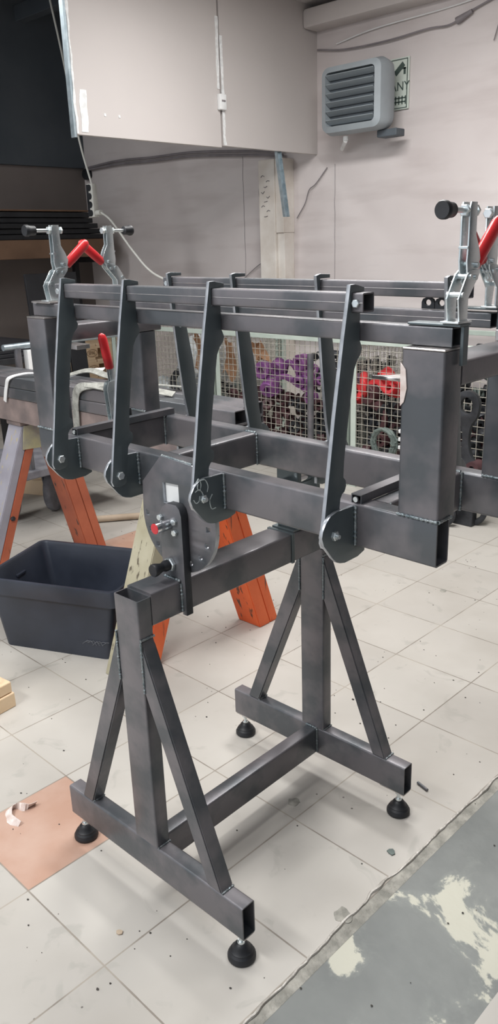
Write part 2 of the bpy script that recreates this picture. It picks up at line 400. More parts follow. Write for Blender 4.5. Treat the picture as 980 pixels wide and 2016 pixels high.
# bulkhead: a plasterboard wall hanging from the ceiling, two boards with an open joint
bh = nb(); box(bh, -2.63, -2.60, 1.90, 3.018, 2.115, 3.52, .003); box(bh, -2.63, -2.60, 3.034, YW, 2.125, 3.52, .003)
box(bh, -2.66, -2.64, 2.99, 3.06, 2.13, 3.52)
o = struct('wall_bulkhead', bh, 'board')
e = nb(); box(e, -2.635, -2.598, 1.885, 1.90, 2.10, 3.52, .002); obj('edge_strip', e, 'galv', o)
e = nb()
def jag(y0, y1, z0, z1, n, w, x=-2.5985):
    L = []; R = []
    for k in range(n+1):
        z = z0+(z1-z0)*k/n; c = y0+(y1-y0)*k/n; a = noise.noise(Vector((z*9, y0, 0)))*.010
        L.append((c-w/2+a, z)); R.append((c+w/2+noise.noise(Vector((z*13, 7, y0)))*.012, z))
    plate([L+R[::-1]], .003, .0003, XF_X(x), e)
jag(1.906, 1.906, 2.12, 3.2, 40, .012); jag(1.955, 1.965, 2.13, 2.34, 14, .045); jag(3.004, 3.010, 2.45, 2.85, 20, .022); jag(3.046, 3.040, 2.13, 2.75, 22, .022)
obj('joint_filler', e, 'filler', o)
e = nb()
for i in range(2):
    jag(2.1+.1*i, 2.1+.1*i, 2.22, 2.235, 3, .012)
obj('filler_dab', e, 'filler', o)
# little white box over the joint
b = empty('junction_box', (-2.6, 3.013, 2.33), 'small white plastic box over the open joint of the hanging plasterboard', 'junction box')
e = nb(); box(e, -2.6, -2.568, 2.988, 3.045, 2.33, 2.42, .006); obj('housing', e, 'white', b, True)
e = nb(); box(e, -2.568, -2.565, 3.000, 3.032, 2.375, 2.385, .001); obj('slot', e, 'cable_g', b)
# wall pier under the bulkhead
bm = nb(); box(bm, -3.06, -2.90, 3.86, YW, 0, 2.12, .006); box(bm, -2.90, -2.83, 3.885, YW, 0, 1.60, .004); box(bm, -2.90, -2.825, 3.87, YW, 1.60, 2.12, .004)
struct('wall_pier', bm, 'filler_dull')
bm = nb()
for k in range(9):
    z = 1.72+k*.035; y = 3.858
    cx = -2.99+.03*math.sin(k*2.1)
    sweep(bm, [(cx-.015, y, z), (cx, y, z+.012*math.sin(k)), (cx+.018, y, z+.004)], .003, 5)
o = obj('trim_9', bm, 'cable_g'); o['kind'] = 'structure'
# hairline panel joints on the right wall
for k, (x, z0, z1) in enumerate(((-3.35, .8, 2.2), (-2.44, .8, 2.05))):
    bm = nb(); pts = [(x+.01*noise.noise(Vector((q*.4, k, 0))), YW-.001, z0+(z1-z0)*q/30) for q in range(31)]
    sweep(bm, pts, .0022, 5); o = obj('trim_%d' % (10+k), bm, 'cable_g'); o['kind'] = 'structure'

# galvanised stud hanging from the bulkhead
bm = nb()
prof = [(-.025,0),(.025,0),(.025,.03),(.022,.03),(.022,.003),(-.022,.003),(-.022,.03),(-.025,.03)]
A = [Vector((-2.63+q*.7, 3.585+p, 2.13)) for p, q in prof]; B = [Vector((-2.60+q*.7, 3.63+p, 1.70)) for p, q in prof]
loft(bm, [A, B], capA=True, capB=True)
for k in range(6):
    t = k/5; cyl(bm, (-2.606+.03*t-.0, 3.60+.03*t, 2.08-.36*t), (-2.600+.03*t, 3.60+.03*t, 2.08-.36*t), .004, seg=8)
tag(obj('metal_stud', bm, 'galv'), 'bent galvanised metal stud dangling below the plasterboard beside the pier', 'metal stud')

# thick cables under the bulkhead and thin cables at the top of the right wall
def cable(name, pts, r, m, label, n=8):
    bm = nb(); sweep(bm, smooth_path(pts, n), r, 8); return tag(obj(name, bm, m, smooth=True), label, 'cable')
cable('wall_cable', [(-5.38,3.975,2.262),(-4.9,3.975,2.285),(-4.4,3.975,2.270),(-3.9,3.975,2.262),(-3.3,3.975,2.215),(-2.9,3.975,2.18)], .010, 'cable_g', 'upper thick grey cable sagging along the wall beneath the hanging plasterboard')
cable('wall_cable', [(-5.38,3.965,2.245),(-4.9,3.965,2.255),(-4.4,3.965,2.240),(-3.9,3.965,2.232),(-3.3,3.965,2.185),(-2.9,3.965,2.15)], .010, 'cable_g', 'lower thick grey cable sagging along the wall beneath the hanging plasterboard')
b = empty('socket_box', (-5.36, 3.93, 2.16), 'dark round junction box in the far wall corner where the cables end', 'junction box')
bm = nb(); lathe(bm, (-5.36, 3.995, 2.21), (0,-1,0), [(.05,0),(.05,.04),(.042,.05),(.01,.052)], 20); obj('housing', bm, 'blackiron', b, True)
cable('pier_wire', [(-3.06,3.97,2.06),(-3.13,3.96,1.98),(-3.14,3.96,1.86),(-3.06,3.97,1.75)], .004, 'cable_g', 'thin dark wire looping out from the left side of the pier')
cable('thin_wire', [(-3.06,3.98,1.42),(-3.2,3.98,1.36),(-3.36,3.98,1.26)], .003, 'cable_g', 'thin wire running down left from the pier foot area')
cable('loose_wire', [(-2.50,3.985,2.03),(-2.60,3.98,1.93),(-2.66,3.975,1.89),(-2.70,3.975,1.80),(-2.78,3.975,1.70)], .004, 'cable_g', 'dark loose wire behind the galvanised stud')
cable('ceiling_wire', [(-2.42,3.985,2.80),(-2.1,3.98,2.835),(-1.6,3.985,2.85),(-1.2,3.985,2.87),(-.6,3.985,2.86)], .004, 'white', 'upper thin wire with clips strung along the top of the right wall')
cable('sagging_cable', [(-2.58,3.98,2.79),(-2.35,3.98,2.755),(-2.0,3.97,2.745),(-1.7,3.975,2.76),(-1.55,3.98,2.755),(-1.42,3.98,2.80),(-1.2,3.985,2.86)], .006, 'cable_g', 'grey cable sagging below the wire along the top of the right wall')
bm = nb(); cyl(bm, (-1.50,3.975,2.765), (-1.40,3.975,2.80), .022, .012, 12); tag(obj('cable_joint', bm, 'cable_g', smooth=True), 'fat taped joint in the sagging cable near the right edge', 'cable joint')
cable('hanging_wire', [(-1.19,3.985,2.85),(-1.22,3.985,2.74),(-1.255,3.985,2.62)], .003, 'cable_g', 'short straight wire hanging down the right wall at the picture edge')

# ------------------------------------------------------------------ unit heater on the wall
H = empty('unit_heater', (-2.04, 3.8, 2.2), 'grey louvred unit heater mounted high on the pink wall', 'heater')
bm = nb()
def hr(w, h, r, y): return [Vector((-2.09+p.x, y, 2.405+p.y*.93)) for p in rrect(w*.95, h, r, 5)]
loft(bm, [hr(.43,.36,.05,3.90), hr(.50,.43,.06,3.84), hr(.52,.45,.06,3.76), hr(.49,.42,.055,3.70), hr(.41,.345,.03,3.685), hr(.40,.335,.03,3.74)], capA=True, capB=True)
obj('casing', bm, 'heater', H, True)
bm = nb(); box(bm, -2.275, -1.905, 3.732, 3.738, 2.252, 2.558, .001); obj('fan_panel', bm, 'heater_in', H)
for k in range(6):
    z = 2.272+k*.053
    bm = nb(); T = Matrix.Translation((-2.09, 3.70, z)) @ Matrix.Rotation(math.radians(-32), 4, 'X')
    box(bm, -.187, .187, -.024, .024, -.003, .003, .0015); bm.transform(T); obj('louver', bm, 'louver', H)
bm = nb(); box(bm, -2.18, -2.0, 3.86, 3.998, 2.30, 2.50, .01); obj('wall_bracket', bm, 'heater_in', H)
bm = nb(); cyl(bm, (-2.20,3.80,2.19), (-2.20,3.80,2.165), .018, seg=14); cyl(bm, (-2.20,3.80,2.165), (-2.34,3.95,2.135), .014, seg=12); obj('pipe_stub', bm, 'white', H, True)
bm = nb(); box(bm, -1.95,-1.80, 3.80, 3.90, 2.155, 2.20, .006); obj('drain_cover', bm, 'heater_in', H)

# sign, mostly hidden behind the heater
G = empty('wall_sign', (-1.90, 3.99, 2.33), 'pale green and white sign plate with black ANY lettering behind the heater', 'sign')
bm = nb(); box(bm, -2.05, -1.835, 3.985, 3.996, 2.33, 2.635, .002); obj('plate', bm, 'sign', G)
bm = nb()
for q in ((-2.04,-1.845,2.338,2.342),(-2.04,-1.845,2.622,2.626)): box(bm, q[0], q[1], 3.981, 3.9855, q[2], q[3])
box(bm, -1.849, -1.845, 3.981, 3.9855, 2.338, 2.626); obj('border', bm, 'ink', G)
bm = text_mesh('ANY', .075, .001, .95); bm.transform(Matrix.Translation((-1.900, 3.9835, 2.465)) @ Matrix.Rotation(PI/2, 4, 'X')); obj('lettering', bm, 'ink', G)
bm = nb(); plate([[(-1.95,2.555),(-1.885,2.61),(-1.865,2.585),(-1.93,2.53)]], .002, .0002, XF_Y(3.984), bm); box(bm, -1.875,-1.86,3.982,3.985,2.535,2.575); box(bm, -1.90,-1.857,3.982,3.985,2.565,2.573); obj('pictogram', bm, 'ink', G)
bm = nb()
for x in (-1.935,-1.910,-1.885,-1.86): box(bm, x, x+.007, 3.982, 3.985, 2.36, 2.41)
for z in (2.372, 2.395): box(bm, -1.94, -1.853, 3.982, 3.985, z, z+.007)
obj('grid_symbol', bm, 'ink', G)

# white cord with a socket strip hanging behind the bulkhead
cable('power_cable', [(-4.36,3.0,3.52),(-4.21,3.0,2.90),(-4.10,3.0,2.33),(-3.99,3.0,2.0)], .008, 'cable_w', 'white cord hanging from the dark ceiling down to the socket strip')
SK = empty('socket_strip', (-3.99, 3.0, 1.76), 'white and black socket strip dangling in mid air on a white cord', 'socket strip')
bm = nb(); box(bm, -4.03, -3.955, 2.975, 3.02, 1.76, 2.0, .006); obj('housing', bm, 'cable_w', SK, True)
bm = nb()
for k in range(4): lathe(bm, (-3.9925, 2.976, 1.79+k*.06), (0,-1,0), [(.024,0),(.024,.003),(.018,.003)], 14)
obj('socket', bm, 'blackiron', SK, True)
bm = nb(); box(bm, -4.032, -4.0, 2.974, 3.021, 1.765, 1.995, .004); obj('side_strip', bm, 'blackiron', SK)
bm = nb(); cyl(bm, (-3.955,3.0,1.79), (-3.90,3.0,1.79), .02, seg=14); obj('plug', bm, 'cable_w', SK, True)
cable('power_cable', [(-3.90,3.0,1.79),(-3.78,3.0,1.72),(-3.55,3.0,1.50),(-3.35,3.0,1.35),(-3.1,3.05,1.24),(-2.9,3.12,1.05),(-2.83,3.14,.97)], .008, 'cable_w', 'white cord sloping from the socket strip down to the mesh cages')

# ------------------------------------------------------------------ rack against the far wall
RK = empty('storage_rack', (-5.0, 3.1, 0), 'dark steel rack against the far wall with a brown board shelf', 'rack')
bm = nb(); box(bm, -5.40, -4.80, 1.2, 3.76, 1.47, 1.62, .004); obj('shelf_board', bm, 'shelfwood', RK)
for y in (1.3, 3.70):
    for x in (-5.36,):
        bm = nb(); box(bm, x, x+.05, y, y+.05, 0, 1.47, .003); obj('post', bm, 'black', RK)
for y in (1.3, 3.70):
    bm = nb(); box(bm, -5.31, -4.85, y, y+.05, 1.42, 1.47, .003); obj('bracket_arm', bm, 'black', RK)
for k in range(5):
    z0 = 1.622+k*.045
    bm = nb(); box(bm, -5.38+.02*k, -4.82-.02*(k%2)-.01*k, 1.25, 3.72-.03*k, z0, z0+.040, .004)
    tag(obj('black_bar_bundle', bm, 'black'), 'flat black steel stock stacked on the brown shelf, layer %s' % ('at the bottom','second from the bottom','in the middle','second from the top','at the top')[k], 'steel stock', 'black steel stock on the shelf')
bm = nb(); box(bm, -5.36, -4.86, 1.25, 3.60, 1.850, 1.862, .002); tag(obj('brown_strip', bm, 'shelfwood'), 'thin brown board lying on top of the black steel stock', 'board')
# black sheets leaning below the rack
for k, (y0, y1, z1, x) in enumerate(((2.50,2.80,1.335,-4.2), (2.815,2.97,1.335,-4.2))):
    bm = nb(); box(bm, -.012, .012, y0, y1, 0, z1+.03, .003); bm.transform(Matrix.Translation((x+.02, 0, 0)) @ Matrix.Rotation(math.radians(-4), 4, 'Y'))
    tag(obj('steel_sheet', bm, 'sheet'), ('wider black sheet panel standing in front of the rack behind the left clamps', 'narrow black sheet panel standing just right of the wider black panel')[k], 'panel')
# long table with black sheets
TB = empty('sheet_table', (-3.6, 1.9, 0), 'low dark table piled with black sheets at the far left', 'table')
bm = nb(); box(bm, -4.1, -3.3, 1.1, 2.12, .84, .88, .004); obj('tabletop', bm, 'black', TB)
for x in (-4.05,-3.38):
    for y in (1.15, 2.02):
        bm = nb(); box(bm, x, x+.05, y, y+.05, 0, .84, .003); obj('leg', bm, 'black', TB)
for k in range(3):
    bm = nb(); box(bm, -4.08+.04*k, -3.32-.02*k, 1.12+.03*k, 2.10-.02*k, .882+.024*k, .904+.024*k, .002)
    tag(obj('black_sheet', bm, 'sheet'), 'black sheet lying %s on the dark table at the far left' % ('lowest','in the middle','uppermost')[k], 'sheet', 'black sheets on the dark table')

# ------------------------------------------------------------------ hand cart (pipe handle, posts, wheels)
CT = empty('hand_cart', (-2.6, 1.7, 0), 'old grey hand cart with a long pipe handle behind the sawhorses', 'cart')
bm = nb(); cyl(bm, (-2.42,1.19,1.055), (-2.42,2.10,1.055), .016, seg=16); obj('handle_pipe', bm, 'galv', CT, True)
for y, mname, w in ((1.27,'steel',.018),(1.95,'steel',.018)):
    bm = nb(); cyl(bm, (-2.42,y,.39), (-2.42,y,1.045), w, seg=14); obj('post', bm, mname, CT, True)
bm = nb(); box(bm, -2.44,-2.40,1.315,1.365,.62,1.03,.003); obj('white_post', bm, 'white', CT)
bm = nb(); box(bm, -3.0, -2.38, 1.20, 2.02, .349, .395, .006); obj('deck', bm, 'tread', CT)
def castor(parent, x, y, ang=0):
    c, s = math.cos(ang), math.sin(ang)
    R_ = Matrix.Translation((x, y, 0)) @ Matrix.Rotation(ang, 4, 'Z') @ Matrix.Scale(1.35, 4)
    bm = nb(); lathe(bm, (0,-.022,.10), (0,1,0), [(.02,0),(.075,.0),(.095,.006),(.10,.014),(.10,.030),(.095,.038),(.075,.044),(.02,.044)], 30); bm.transform(R_); w = obj('wheel', bm, 'tread', parent, True)
    bm = nb()
    for yy in (-.034, .028):
        plate([[(-.03,.09),(.0,.07),(.03,.09),(.07,.235),(-.0,.255)]], .005, .0006, XF_Y(yy+.003), bm)
    box(bm, -.02, .09, -.04, .04, .24, .258, .002); cyl(bm, (0,-.045,.10), (0,.045,.10), .011, seg=12)
    bm.transform(R_); obj('fork', bm, 'tread', parent, True)
castor(CT, -2.78, 1.62, math.radians(-55)); castor(CT, -2.85, 1.33, 0)

# pallets with burnt stamps
def pallet(z, label):
    x0, x1, y0, y1 = -5.29, -4.74, 3.33, 3.93
    P_ = empty('wooden_pallet', ((x0+x1)/2, (y0+y1)/2, z), label, 'pallet', 'stacked wooden pallets')
    for i, x in enumerate((x0, x0+.205, x1-.145)):
        for j, (y, w) in enumerate(((y0, .10), (y0+.235, .13), (y1-.10, .10))):
            bm = nb(); box(bm, x, x+.145, y, y+w+(.032 if j == 0 else 0), z+.022, z+.099, .003); obj('block', bm, 'pine', P_)
    for y, w in ((y0, .10), (y0+.235, .13), (y1-.10, .10)):
        bm = nb(); box(bm, x0, x1, y, y+w, z, z+.0215, .002); obj('bottom_board', bm, 'pine', P_)
    for x in (x0, x0+.205, x1-.145):
        bm = nb(); box(bm, x, x+.145, y0, y1, z+.0995, z+.1205, .002); obj('stringer_board', bm, 'pine', P_)
    for k in range(5):
        y = y0+k*.121; bm = nb(); box(bm, x0, x1, y, y+.110, z+.121, z+.1425, .002); obj('top_board', bm, 'pine', P_)
    bm = text_mesh('EPAL', .044, .0006, .8); bm.transform(Matrix.Translation((x1+.001, y0+.066, z+.061)) @ Matrix.Rotation(PI/2, 4, 'Z') @ Matrix.Rotation(PI/2, 4, 'X')); obj('stamp_lettering', bm, 'burn', P_)
    bm = nb(); pts = [(x1+.001, y0+.066+.057*math.cos(a), z+.061+.031*math.sin(a)) for a in [2*PI*k/36 for k in range(37)]]; sweep(bm, pts, .002, 5); obj('stamp_ring', bm, 'burn', P_)
for k in range(5):
    pallet(k*.1435, 'wooden pallet with oval EPAL stamp, %s' % ('lowest of the stack','second lowest of the stack','in the middle of the stack','second from the top of the stack','topmost of the stack')[k])

# wood block by the wheel, pole on the floor
bm = nb(); box(bm, -3.30, -3.12, 1.70, 1.95, 0, .10, .004); bm.transform(Matrix.Translation((-3.2,1.8,0)) @ Matrix.Rotation(.35,4,'Z') @ Matrix.Translation((3.2,-1.8,0)))
tag(obj('wood_block', bm, 'pine'), 'pale wood block on the floor behind the orange sawhorse leg beside the wheel', 'wood block')
bm = nb(); cyl(bm, (-2.47,1.50,.022), (-1.75,2.42,.022), .02, .017, 12); tag(obj('wooden_pole', bm, 'floorwood', smooth=True), 'worn wooden pole lying on the floor behind the black bin', 'pole')

# ------------------------------------------------------------------ steel load on sawhorses
def sawhorse(xc, xb, ya, yb, yt, zt, d, label, worn, second):
    P_ = empty('sawhorse', (xc, (ya+yb)/2, 0), label, 'sawhorse')
    def leg(x, y0, y1, w, m, th):
        bm = nb()
        prof = [(y0, 0), (y0+th, 0), (y1+th, zt), (y1, zt)]
        A = [Vector((x-w/2, q[0], q[1])) for q in prof]; B = [Vector((x+w/2, q[0], q[1])) for q in prof]
        loft(bm, [A, B], capA=True, capB=True)
        bmesh.ops.bevel(bm, geom=list(bm.edges), offset=.003, segments=2, affect='EDGES'); return obj('leg', bm, m, P_)
    leg(xc, ya, yt-.10, .120, worn, d); leg(xc+.003, ya+d+.001, yt-.10+d+.001, .118, second, d)
    leg(xb, yb-.065, yt+.02, .125, second, .062); leg(xb+.004, yb-.002, yt+.083, .115, second, .05)
    x0, x1 = min(xc, xb)-.06, max(xc, xb)+.06
    bm = nb(); box(bm, x0, x1, yt-.11, yt+.15, zt, zt+.02, .003); obj('top_plate', bm, 'rusty', P_)
    bm = nb(); plate([[(yt-.115,zt-.11),(yt-.095,zt),(yt+.145,zt),(yt+.145,zt-.03),(yt+.05,zt-.12)]], .003, .0004, XF_X(x1+.004), bm); obj('side_plate', bm, 'yellowed', P_)
    bm = nb(); hexbolt(bm, (xc+.06, ya+.19, .32), (1,0,0), .012, .01); obj('bolt', bm, 'blackiron', P_)
    return P_
M['yellowed'] = mat('yellowed_paint', (.30,.28,.27), .6, .1, scale=9, col2=(.55,.52,.30))
sawhorse(-.86, -.785, .585, 1.30, .97, .745, .082, 'orange sawhorse with weathered bare leg behind the index plate', 'weathered', 'orange')
sawhorse(-2.02, -2.02, .674, 1.34, 1.075, .745, .046, 'orange sawhorse with grey painted front leg at the left picture edge', 'greypaint', 'orange_dull')
# channel beam across the sawhorses
CB = nb(); box(CB, -2.9, -.60, .955, .963, .768, .875, .001); box(CB, -2.9, -.60, .963, 1.14, .768, .776, .001); box(CB, -2.9, -.60, 1.132, 1.14, .776, .875, .001); box(CB, -2.9, -.60, .963, 1.132, .868, .876, .001)
tag(obj('channel_beam', CB, 'rusty'), 'rusty pinkish steel channel lying across the two orange sawhorses', 'steel beam')
tl = [('front upper','topmost row nearest the viewer'),('middle upper','topmost row in the middle'),('rear upper','topmost row farthest back')]
for row in range(2):
    for c in range(3):
        y0 = .950+c*.067; z0 = .8765+row*.0505; bm = nb()
        rect_tube(bm, (-2.9+.03*c, y0+.032, z0+.025), (-.545-.025*c, y0+.032, z0+.025), .064, .050, r=.006)
        tag(obj('square_tube', bm, 'steel'), 'dark square steel tube in the strapped bundle, %s row, %s' % (('lower','upper')[row], ('nearest the viewer','in the middle','farthest back')[c]), 'steel tube', 'dark square tubes on the sawhorses')
def strap(pts, w, label, m='web', wd=(1,0,0)):
    bm = nb(); ribbon(bm, smooth_path(pts, 6), wd, w, .0035); tag(obj('webbing_strap', bm, m), label, 'strap')
strap([(-1.47,.944,.74),(-1.47,.944,.82),(-1.46,.943,.92),(-1.43,.942,.972),(-1.36,.955,.990),(-1.25,.99,1.0),(-1.12,1.08,.999),(-1.0,1.14,.992)], .042, 'grey webbing strap hanging over the tube bundle behind the left upright')
strap([(-1.45,.97,.985),(-1.33,.955,.992),(-1.18,.965,.986),(-1.05,.985,1.0),(-.94,1.03,.986)], .035, 'grey webbing strap lying loose along the top of the tube bundle', wd=(0,1,0.3))
strap([(-1.62,.99,.998),(-1.5,1.05,1.03),(-1.38,1.07,1.012),(-1.22,1.12,1.0)], .03, 'grey webbing strap knotted across the back of the tube bundle', wd=(0,1,.5))
strap([(-2.03,.944,.86),(-2.00,.943,.93),(-1.96,.945,.975),(-1.88,1.00,.995),(-1.76,1.04,.985),(-1.70,1.06,.982),(-1.62,1.10,1.01),(-1.50,1.13,1.025)], .022, 'thin white strap over the left end of the tube bundle', 'webwhite')

# ------------------------------------------------------------------ black bin
BN = empty('storage_bin', (-1.2, .75, 0), 'large open black plastic bin on the floor between the sawhorses', 'bin')
T = Matrix.Translation((-1.285, .742, 0)) @ Matrix.Rotation(math.radians(24), 4, 'Z')
def br(w, h, r, z): return [T @ Vector((p.x, p.y, z)) for p in rrect(w, h, r, 5)]
bm = nb()
loft(bm, [br(.47,.37,.02,.012), br(.485,.39,.03,.0), br(.560,.412,.03,.232), br(.60,.44,.03,.234), br(.604,.444,.03,.292), br(.600,.440,.03,.300), br(.575,.415,.028,.300), br(.565,.405,.025,.290), br(.465,.37,.025,.012)], capA=False, capB=True)
obj('tub', bm, 'bin', BN, True)
bm = nb(); box(bm, -.282, -.262, -.03, .03, .225, .235, .002); box(bm, -.280,-.272,-.006,.006,.16,.225,.002); bm.transform(T); obj('inner_catch', bm, 'bin', BN)
bm = nb()
for k in range(7):
    x = .13+k*.014; sweep(bm, [T @ Vector((x+random.uniform(-.01,.01), -.2015, .066+random.uniform(-.01,.01))), T @ Vector((x+.02, -.2020, .078)), T @ Vector((x+.03, -.2017, .068+random.uniform(-.01,.01)))], .0009, 5)
obj('scuff_mark', bm, 'scuff', BN)

# wood block and galvanised profile at left edge
bm = nb(); box(bm, -1.40, -.98, -.05, .245, 0, .055, .004); box(bm, -1.41, -.985, -.04, .24, .057, .098, .004)
bm.transform(Matrix.Translation((-.98,.245,0)) @ Matrix.Rotation(math.radians(6),4,'Z') @ Matrix.Translation((.98,-.245,0)))
tag(obj('timber_blocks', bm, 'pine'), 'pale timber block on the floor at the left picture edge', 'wood block')
GV = empty('galvanised_profile', (-1.10,.20,.10), 'galvanised slotted profile standing on the pale timber block', 'metal profile')
bm = nb(); box(bm, -1.16, -1.05, .17, .173, .10, .40, .0005); box(bm, -1.053, -1.05, .17, .215, .10, .40, .0005); obj('profile', bm, 'galv', GV)
for z in (.13,.19,.25,.31,.37):
    bm = nb(); hexbolt(bm, (-1.05,.19,z), (1,0,0), .006, .004); obj('rivet', bm, 'zinc', GV)
bm = nb(); sweep(bm, smooth_path([(-1.04,.20,.12),(-1.02,.205,.135),(-1.0,.20,.118),(-1.01,.20,.102)], 6), .0025, 6); obj('wire_hook', bm, 'blackiron', GV, True)

# ------------------------------------------------------------------ mesh cages
def cage(x0, x1, y0, y1, label, closed_back=True):
    P_ = empty('mesh_cage', ((x0+x1)/2, (y0+y1)/2, 0), label, 'mesh cage')
    zb, zt = .16, .945
    for x in (x0, x1-.045):
        for y in (y0, y1-.045):
            bm = nb(); box(bm, x, x+.045, y, y+.006, 0, zt, .001); box(bm, x if x == x0 else x+.039, x+.006 if x == x0 else x+.045, y, y+.045, 0, zt, .001)
            box(bm, x-.008, x+.053, y-.008, y+.053, 0, .015, .003); obj('post', bm, 'cage', P_)
    for y in (y0, y1-.03):
        bm = nb(); box(bm, x0+.045, x1-.045, y, y+.03, zt-.03, zt, .002); obj('top_rail', bm, 'cage', P_)
        bm = nb(); box(bm, x0+.045, x1-.045, y+.001, y+.03, zb-.04, zb, .002); obj('bottom_rail', bm, 'cage', P_)
    for x in (x0, x1-.03):
        bm = nb(); box(bm, x, x+.03, y0+.045, y1-.045, zt-.03, zt, .002); obj('top_rail', bm, 'cage', P_)
        bm = nb(); box(bm, x, x+.03, y0+.045, y1-.045, zb-.04, zb, .002); obj('bottom_rail', bm, 'cage', P_)
    bm = nb(); box(bm, x0+.01, x1-.01, y0+.01, y1-.01, zb-.012, zb, .001); obj('floor_panel', bm, 'cage', P_)
    def wires(pl, a0, a1, c):
        bm = nb(); n = int((a1-a0)/.0425); t = .0016
        for k in range(n+1):
            a = a0+(a1-a0)*k/n
            if pl == 'y': box(bm, a-t, a+t, c-t, c+t, zb-.01, zt-.02)
            else: box(bm, c-t, c+t, a-t, a+t, zb-.01, zt-.02)
        m_ = int((zt-zb)/.0425)
        for k in range(m_+1):
            z = zb+(zt-zb-.02)*k/m_
            if pl == 'y': box(bm, a0, a1, c-3*t, c-t, z-t, z+t)
            else: box(bm, c-3*t, c-t, a0, a1, z-t, z+t)
        obj('wire_mesh', bm, 'wire', P_)
    wires('y', x0+.04, x1-.04, y0+.012); wires('x', y0+.04, y1-.04, x0+.012); wires('x', y0+.04, y1-.04, x1-.012)
    return P_
YC = 3.12
cage(-4.07, -2.885, YC, YC+.78, 'grey green mesh cage on the left holding plastic bags')
cage(-2.86, -1.675, YC, YC+.78, 'grey green mesh cage in the middle holding purple castings')
cage(-1.65, -.47, YC, YC+.78, 'grey green mesh cage on the right holding red castings')

def casting(name, p, L, ang, tilt, m, label, group, s=1.0, cat='casting'):
    """a forged link: eye at each end, webbed arm between"""
    bm = nb()
    def eye(x, r, w):
        lathe(bm, (x, -w/2, 0), (0,1,0), [(r*.45,0),(r*.92,0),(r,.006),(r,w-.006),(r*.92,w),(r*.45,w)], 20, capA=False, capB=False)
        lathe(bm, (x, -w/2, 0), (0,1,0), [(r*.45,0),(r*.45,w)], 20, capA=False, capB=False)
    eye(-L/2, .048*s, .06*s); eye(L/2, .034*s, .05*s)
    rings = []
    for k in range(9):
        t = k/8; x = -L/2+.045*s+(L-.078*s)*t; w = (.026*(1-t)+.018*t)*s*(1+.35*math.cos(2*PI*t)); h = .030*s*(1-.3*math.sin(PI*t))
        off = .05*s*math.sin(PI*t)
        rings.append([Vector((x, q.x, q.y+off)) for q in rrect(h, 2*w, .006*s, 2)])
    loft(bm, rings, capA=True, capB=True)
    bm.transform(Matrix.Translation(p) @ Matrix.Rotation(ang, 4, 'Z') @ Matrix.Rotation(tilt, 4, 'Y') @ Matrix.Rotation(random.uniform(-.6,.6), 4, 'X'))
    return tag(obj(name, bm, m, smooth=True), label, cat, group)
def heap(x0, x1, y0, y1, z0, z1, n, cols, label, group, c=.118):
    nx, ny, nz = max(1, round((x1-x0)/c)), max(1, round((y1-y0)/c)), max(1, round((z1-z0)/c))
    cells = [(i, j, k) for k in range(nz) for j in range(ny) for i in range(nx)][:n]
    for i, j, k in cells:
        p = (x0+c*(i+.5)+random.uniform(-.012,.012)+(.03 if k % 2 else 0), y0+c*(j+.5)+random.uniform(-.01,.01), z0+c*(k+.5)+random.uniform(-.006,.006))
        casting('metal_casting', p, random.uniform(.075,.10), random.uniform(-3,3), random.uniform(-1.3,1.3), random.choice(cols), label, group, random.uniform(.72,.88))
def lump(name, c, sx, sy, sz, m, label, cat, sub=4, amp=.35, sd=0):
    bm = nb(); bmesh.ops.create_icosphere(bm, subdivisions=sub, radius=1)
    for v in bm.verts:
        n_ = noise.noise(v.co*1.7+Vector((sd, 0, 0)))*amp + abs(noise.noise(v.co*4.5+Vector((0, sd, 0))))*amp*.6
        v.co *= 1+n_; v.co = Vector((c[0]+v.co.x*sx, c[1]+v.co.y*sy, c[2]+v.co.z*sz))
        v.co.z = max(v.co.z, .168)
    return tag(obj(name, bm, m, smooth=False), label, cat)
# middle cage: maroon pile at left, black+purple at right, cardboard above left
heap(-2.80,-2.26,YC+.04,YC+.30,.165,.56,40,['maroon','maroon','maroon'],'dark maroon metal casting heaped in the left half of the middle mesh cage','maroon castings in the middle cage')
heap(-2.24,-1.72,YC+.05,YC+.30,.165,.57,40,['blackiron','blackiron','maroon'],'black metal casting heaped in the right half of the middle mesh cage','black castings in the middle cage')
heap(-2.24,-1.80,YC+.20,YC+.38,.58,.70,4,['purple'],'purple painted casting on top of the pile in the middle mesh cage','purple castings in the middle cage')
heap(-2.40,-1.72,YC+.42,YC+.66,.165,.86,60,['blackiron','greenish','blackiron'],'dark casting against the back of the middle mesh cage','dark castings at the back of the middle cage')
def torus(name, c, R_, r, axis, m, label, cat, seg=28):
    bm = nb(); T = frame_mat(c, axis)
    rings = [[T @ Vector(((R_+r*math.cos(b))*math.cos(a), (R_+r*math.cos(b))*math.sin(a), r*math.sin(b))) for b in [2*PI*j/12 for j in range(12)]] for a in [2*PI*i/seg for i in range(seg+1)]]
    loft(bm, rings); return tag(obj(name, bm, m, smooth=True), label, cat)
torus('red_ring', (-1.90, YC+.10, .665), .065, .016, (.8,.5,.1), 'red', 'red ring clipped beside the purple castings in the middle mesh cage', 'ring')
torus('purple_ring', (-1.78, YC+.11, .70), .045, .018, (.5,.8,.2), 'purple', 'purple ring lying right of the red ring in the middle mesh cage', 'ring')
torus('purple_ring', (-2.10, YC+.10, .62), .05, .018, (.3,.9,.1), 'purple', 'purple ring lying left of the red ring in the middle mesh cage', 'ring')
for k, (x, z, L_, a_, t_) in enumerate(((-2.26,.60,.26,.15,-.25),(-2.08,.64,.24,-.1,1.2),(-2.40,.62,.16,.3,1.0),(-2.22,.70,.20,.1,.1))):
    casting('purple_link', (x, YC+.075+.02*(k%2), z), L_, a_, t_, 'purple', ('long purple link lying level behind the middle cage mesh','purple link standing upright behind the middle cage mesh','short purple link leaning at the left of the purple group','purple link lying on top of the purple group')[k], None, 1.25)
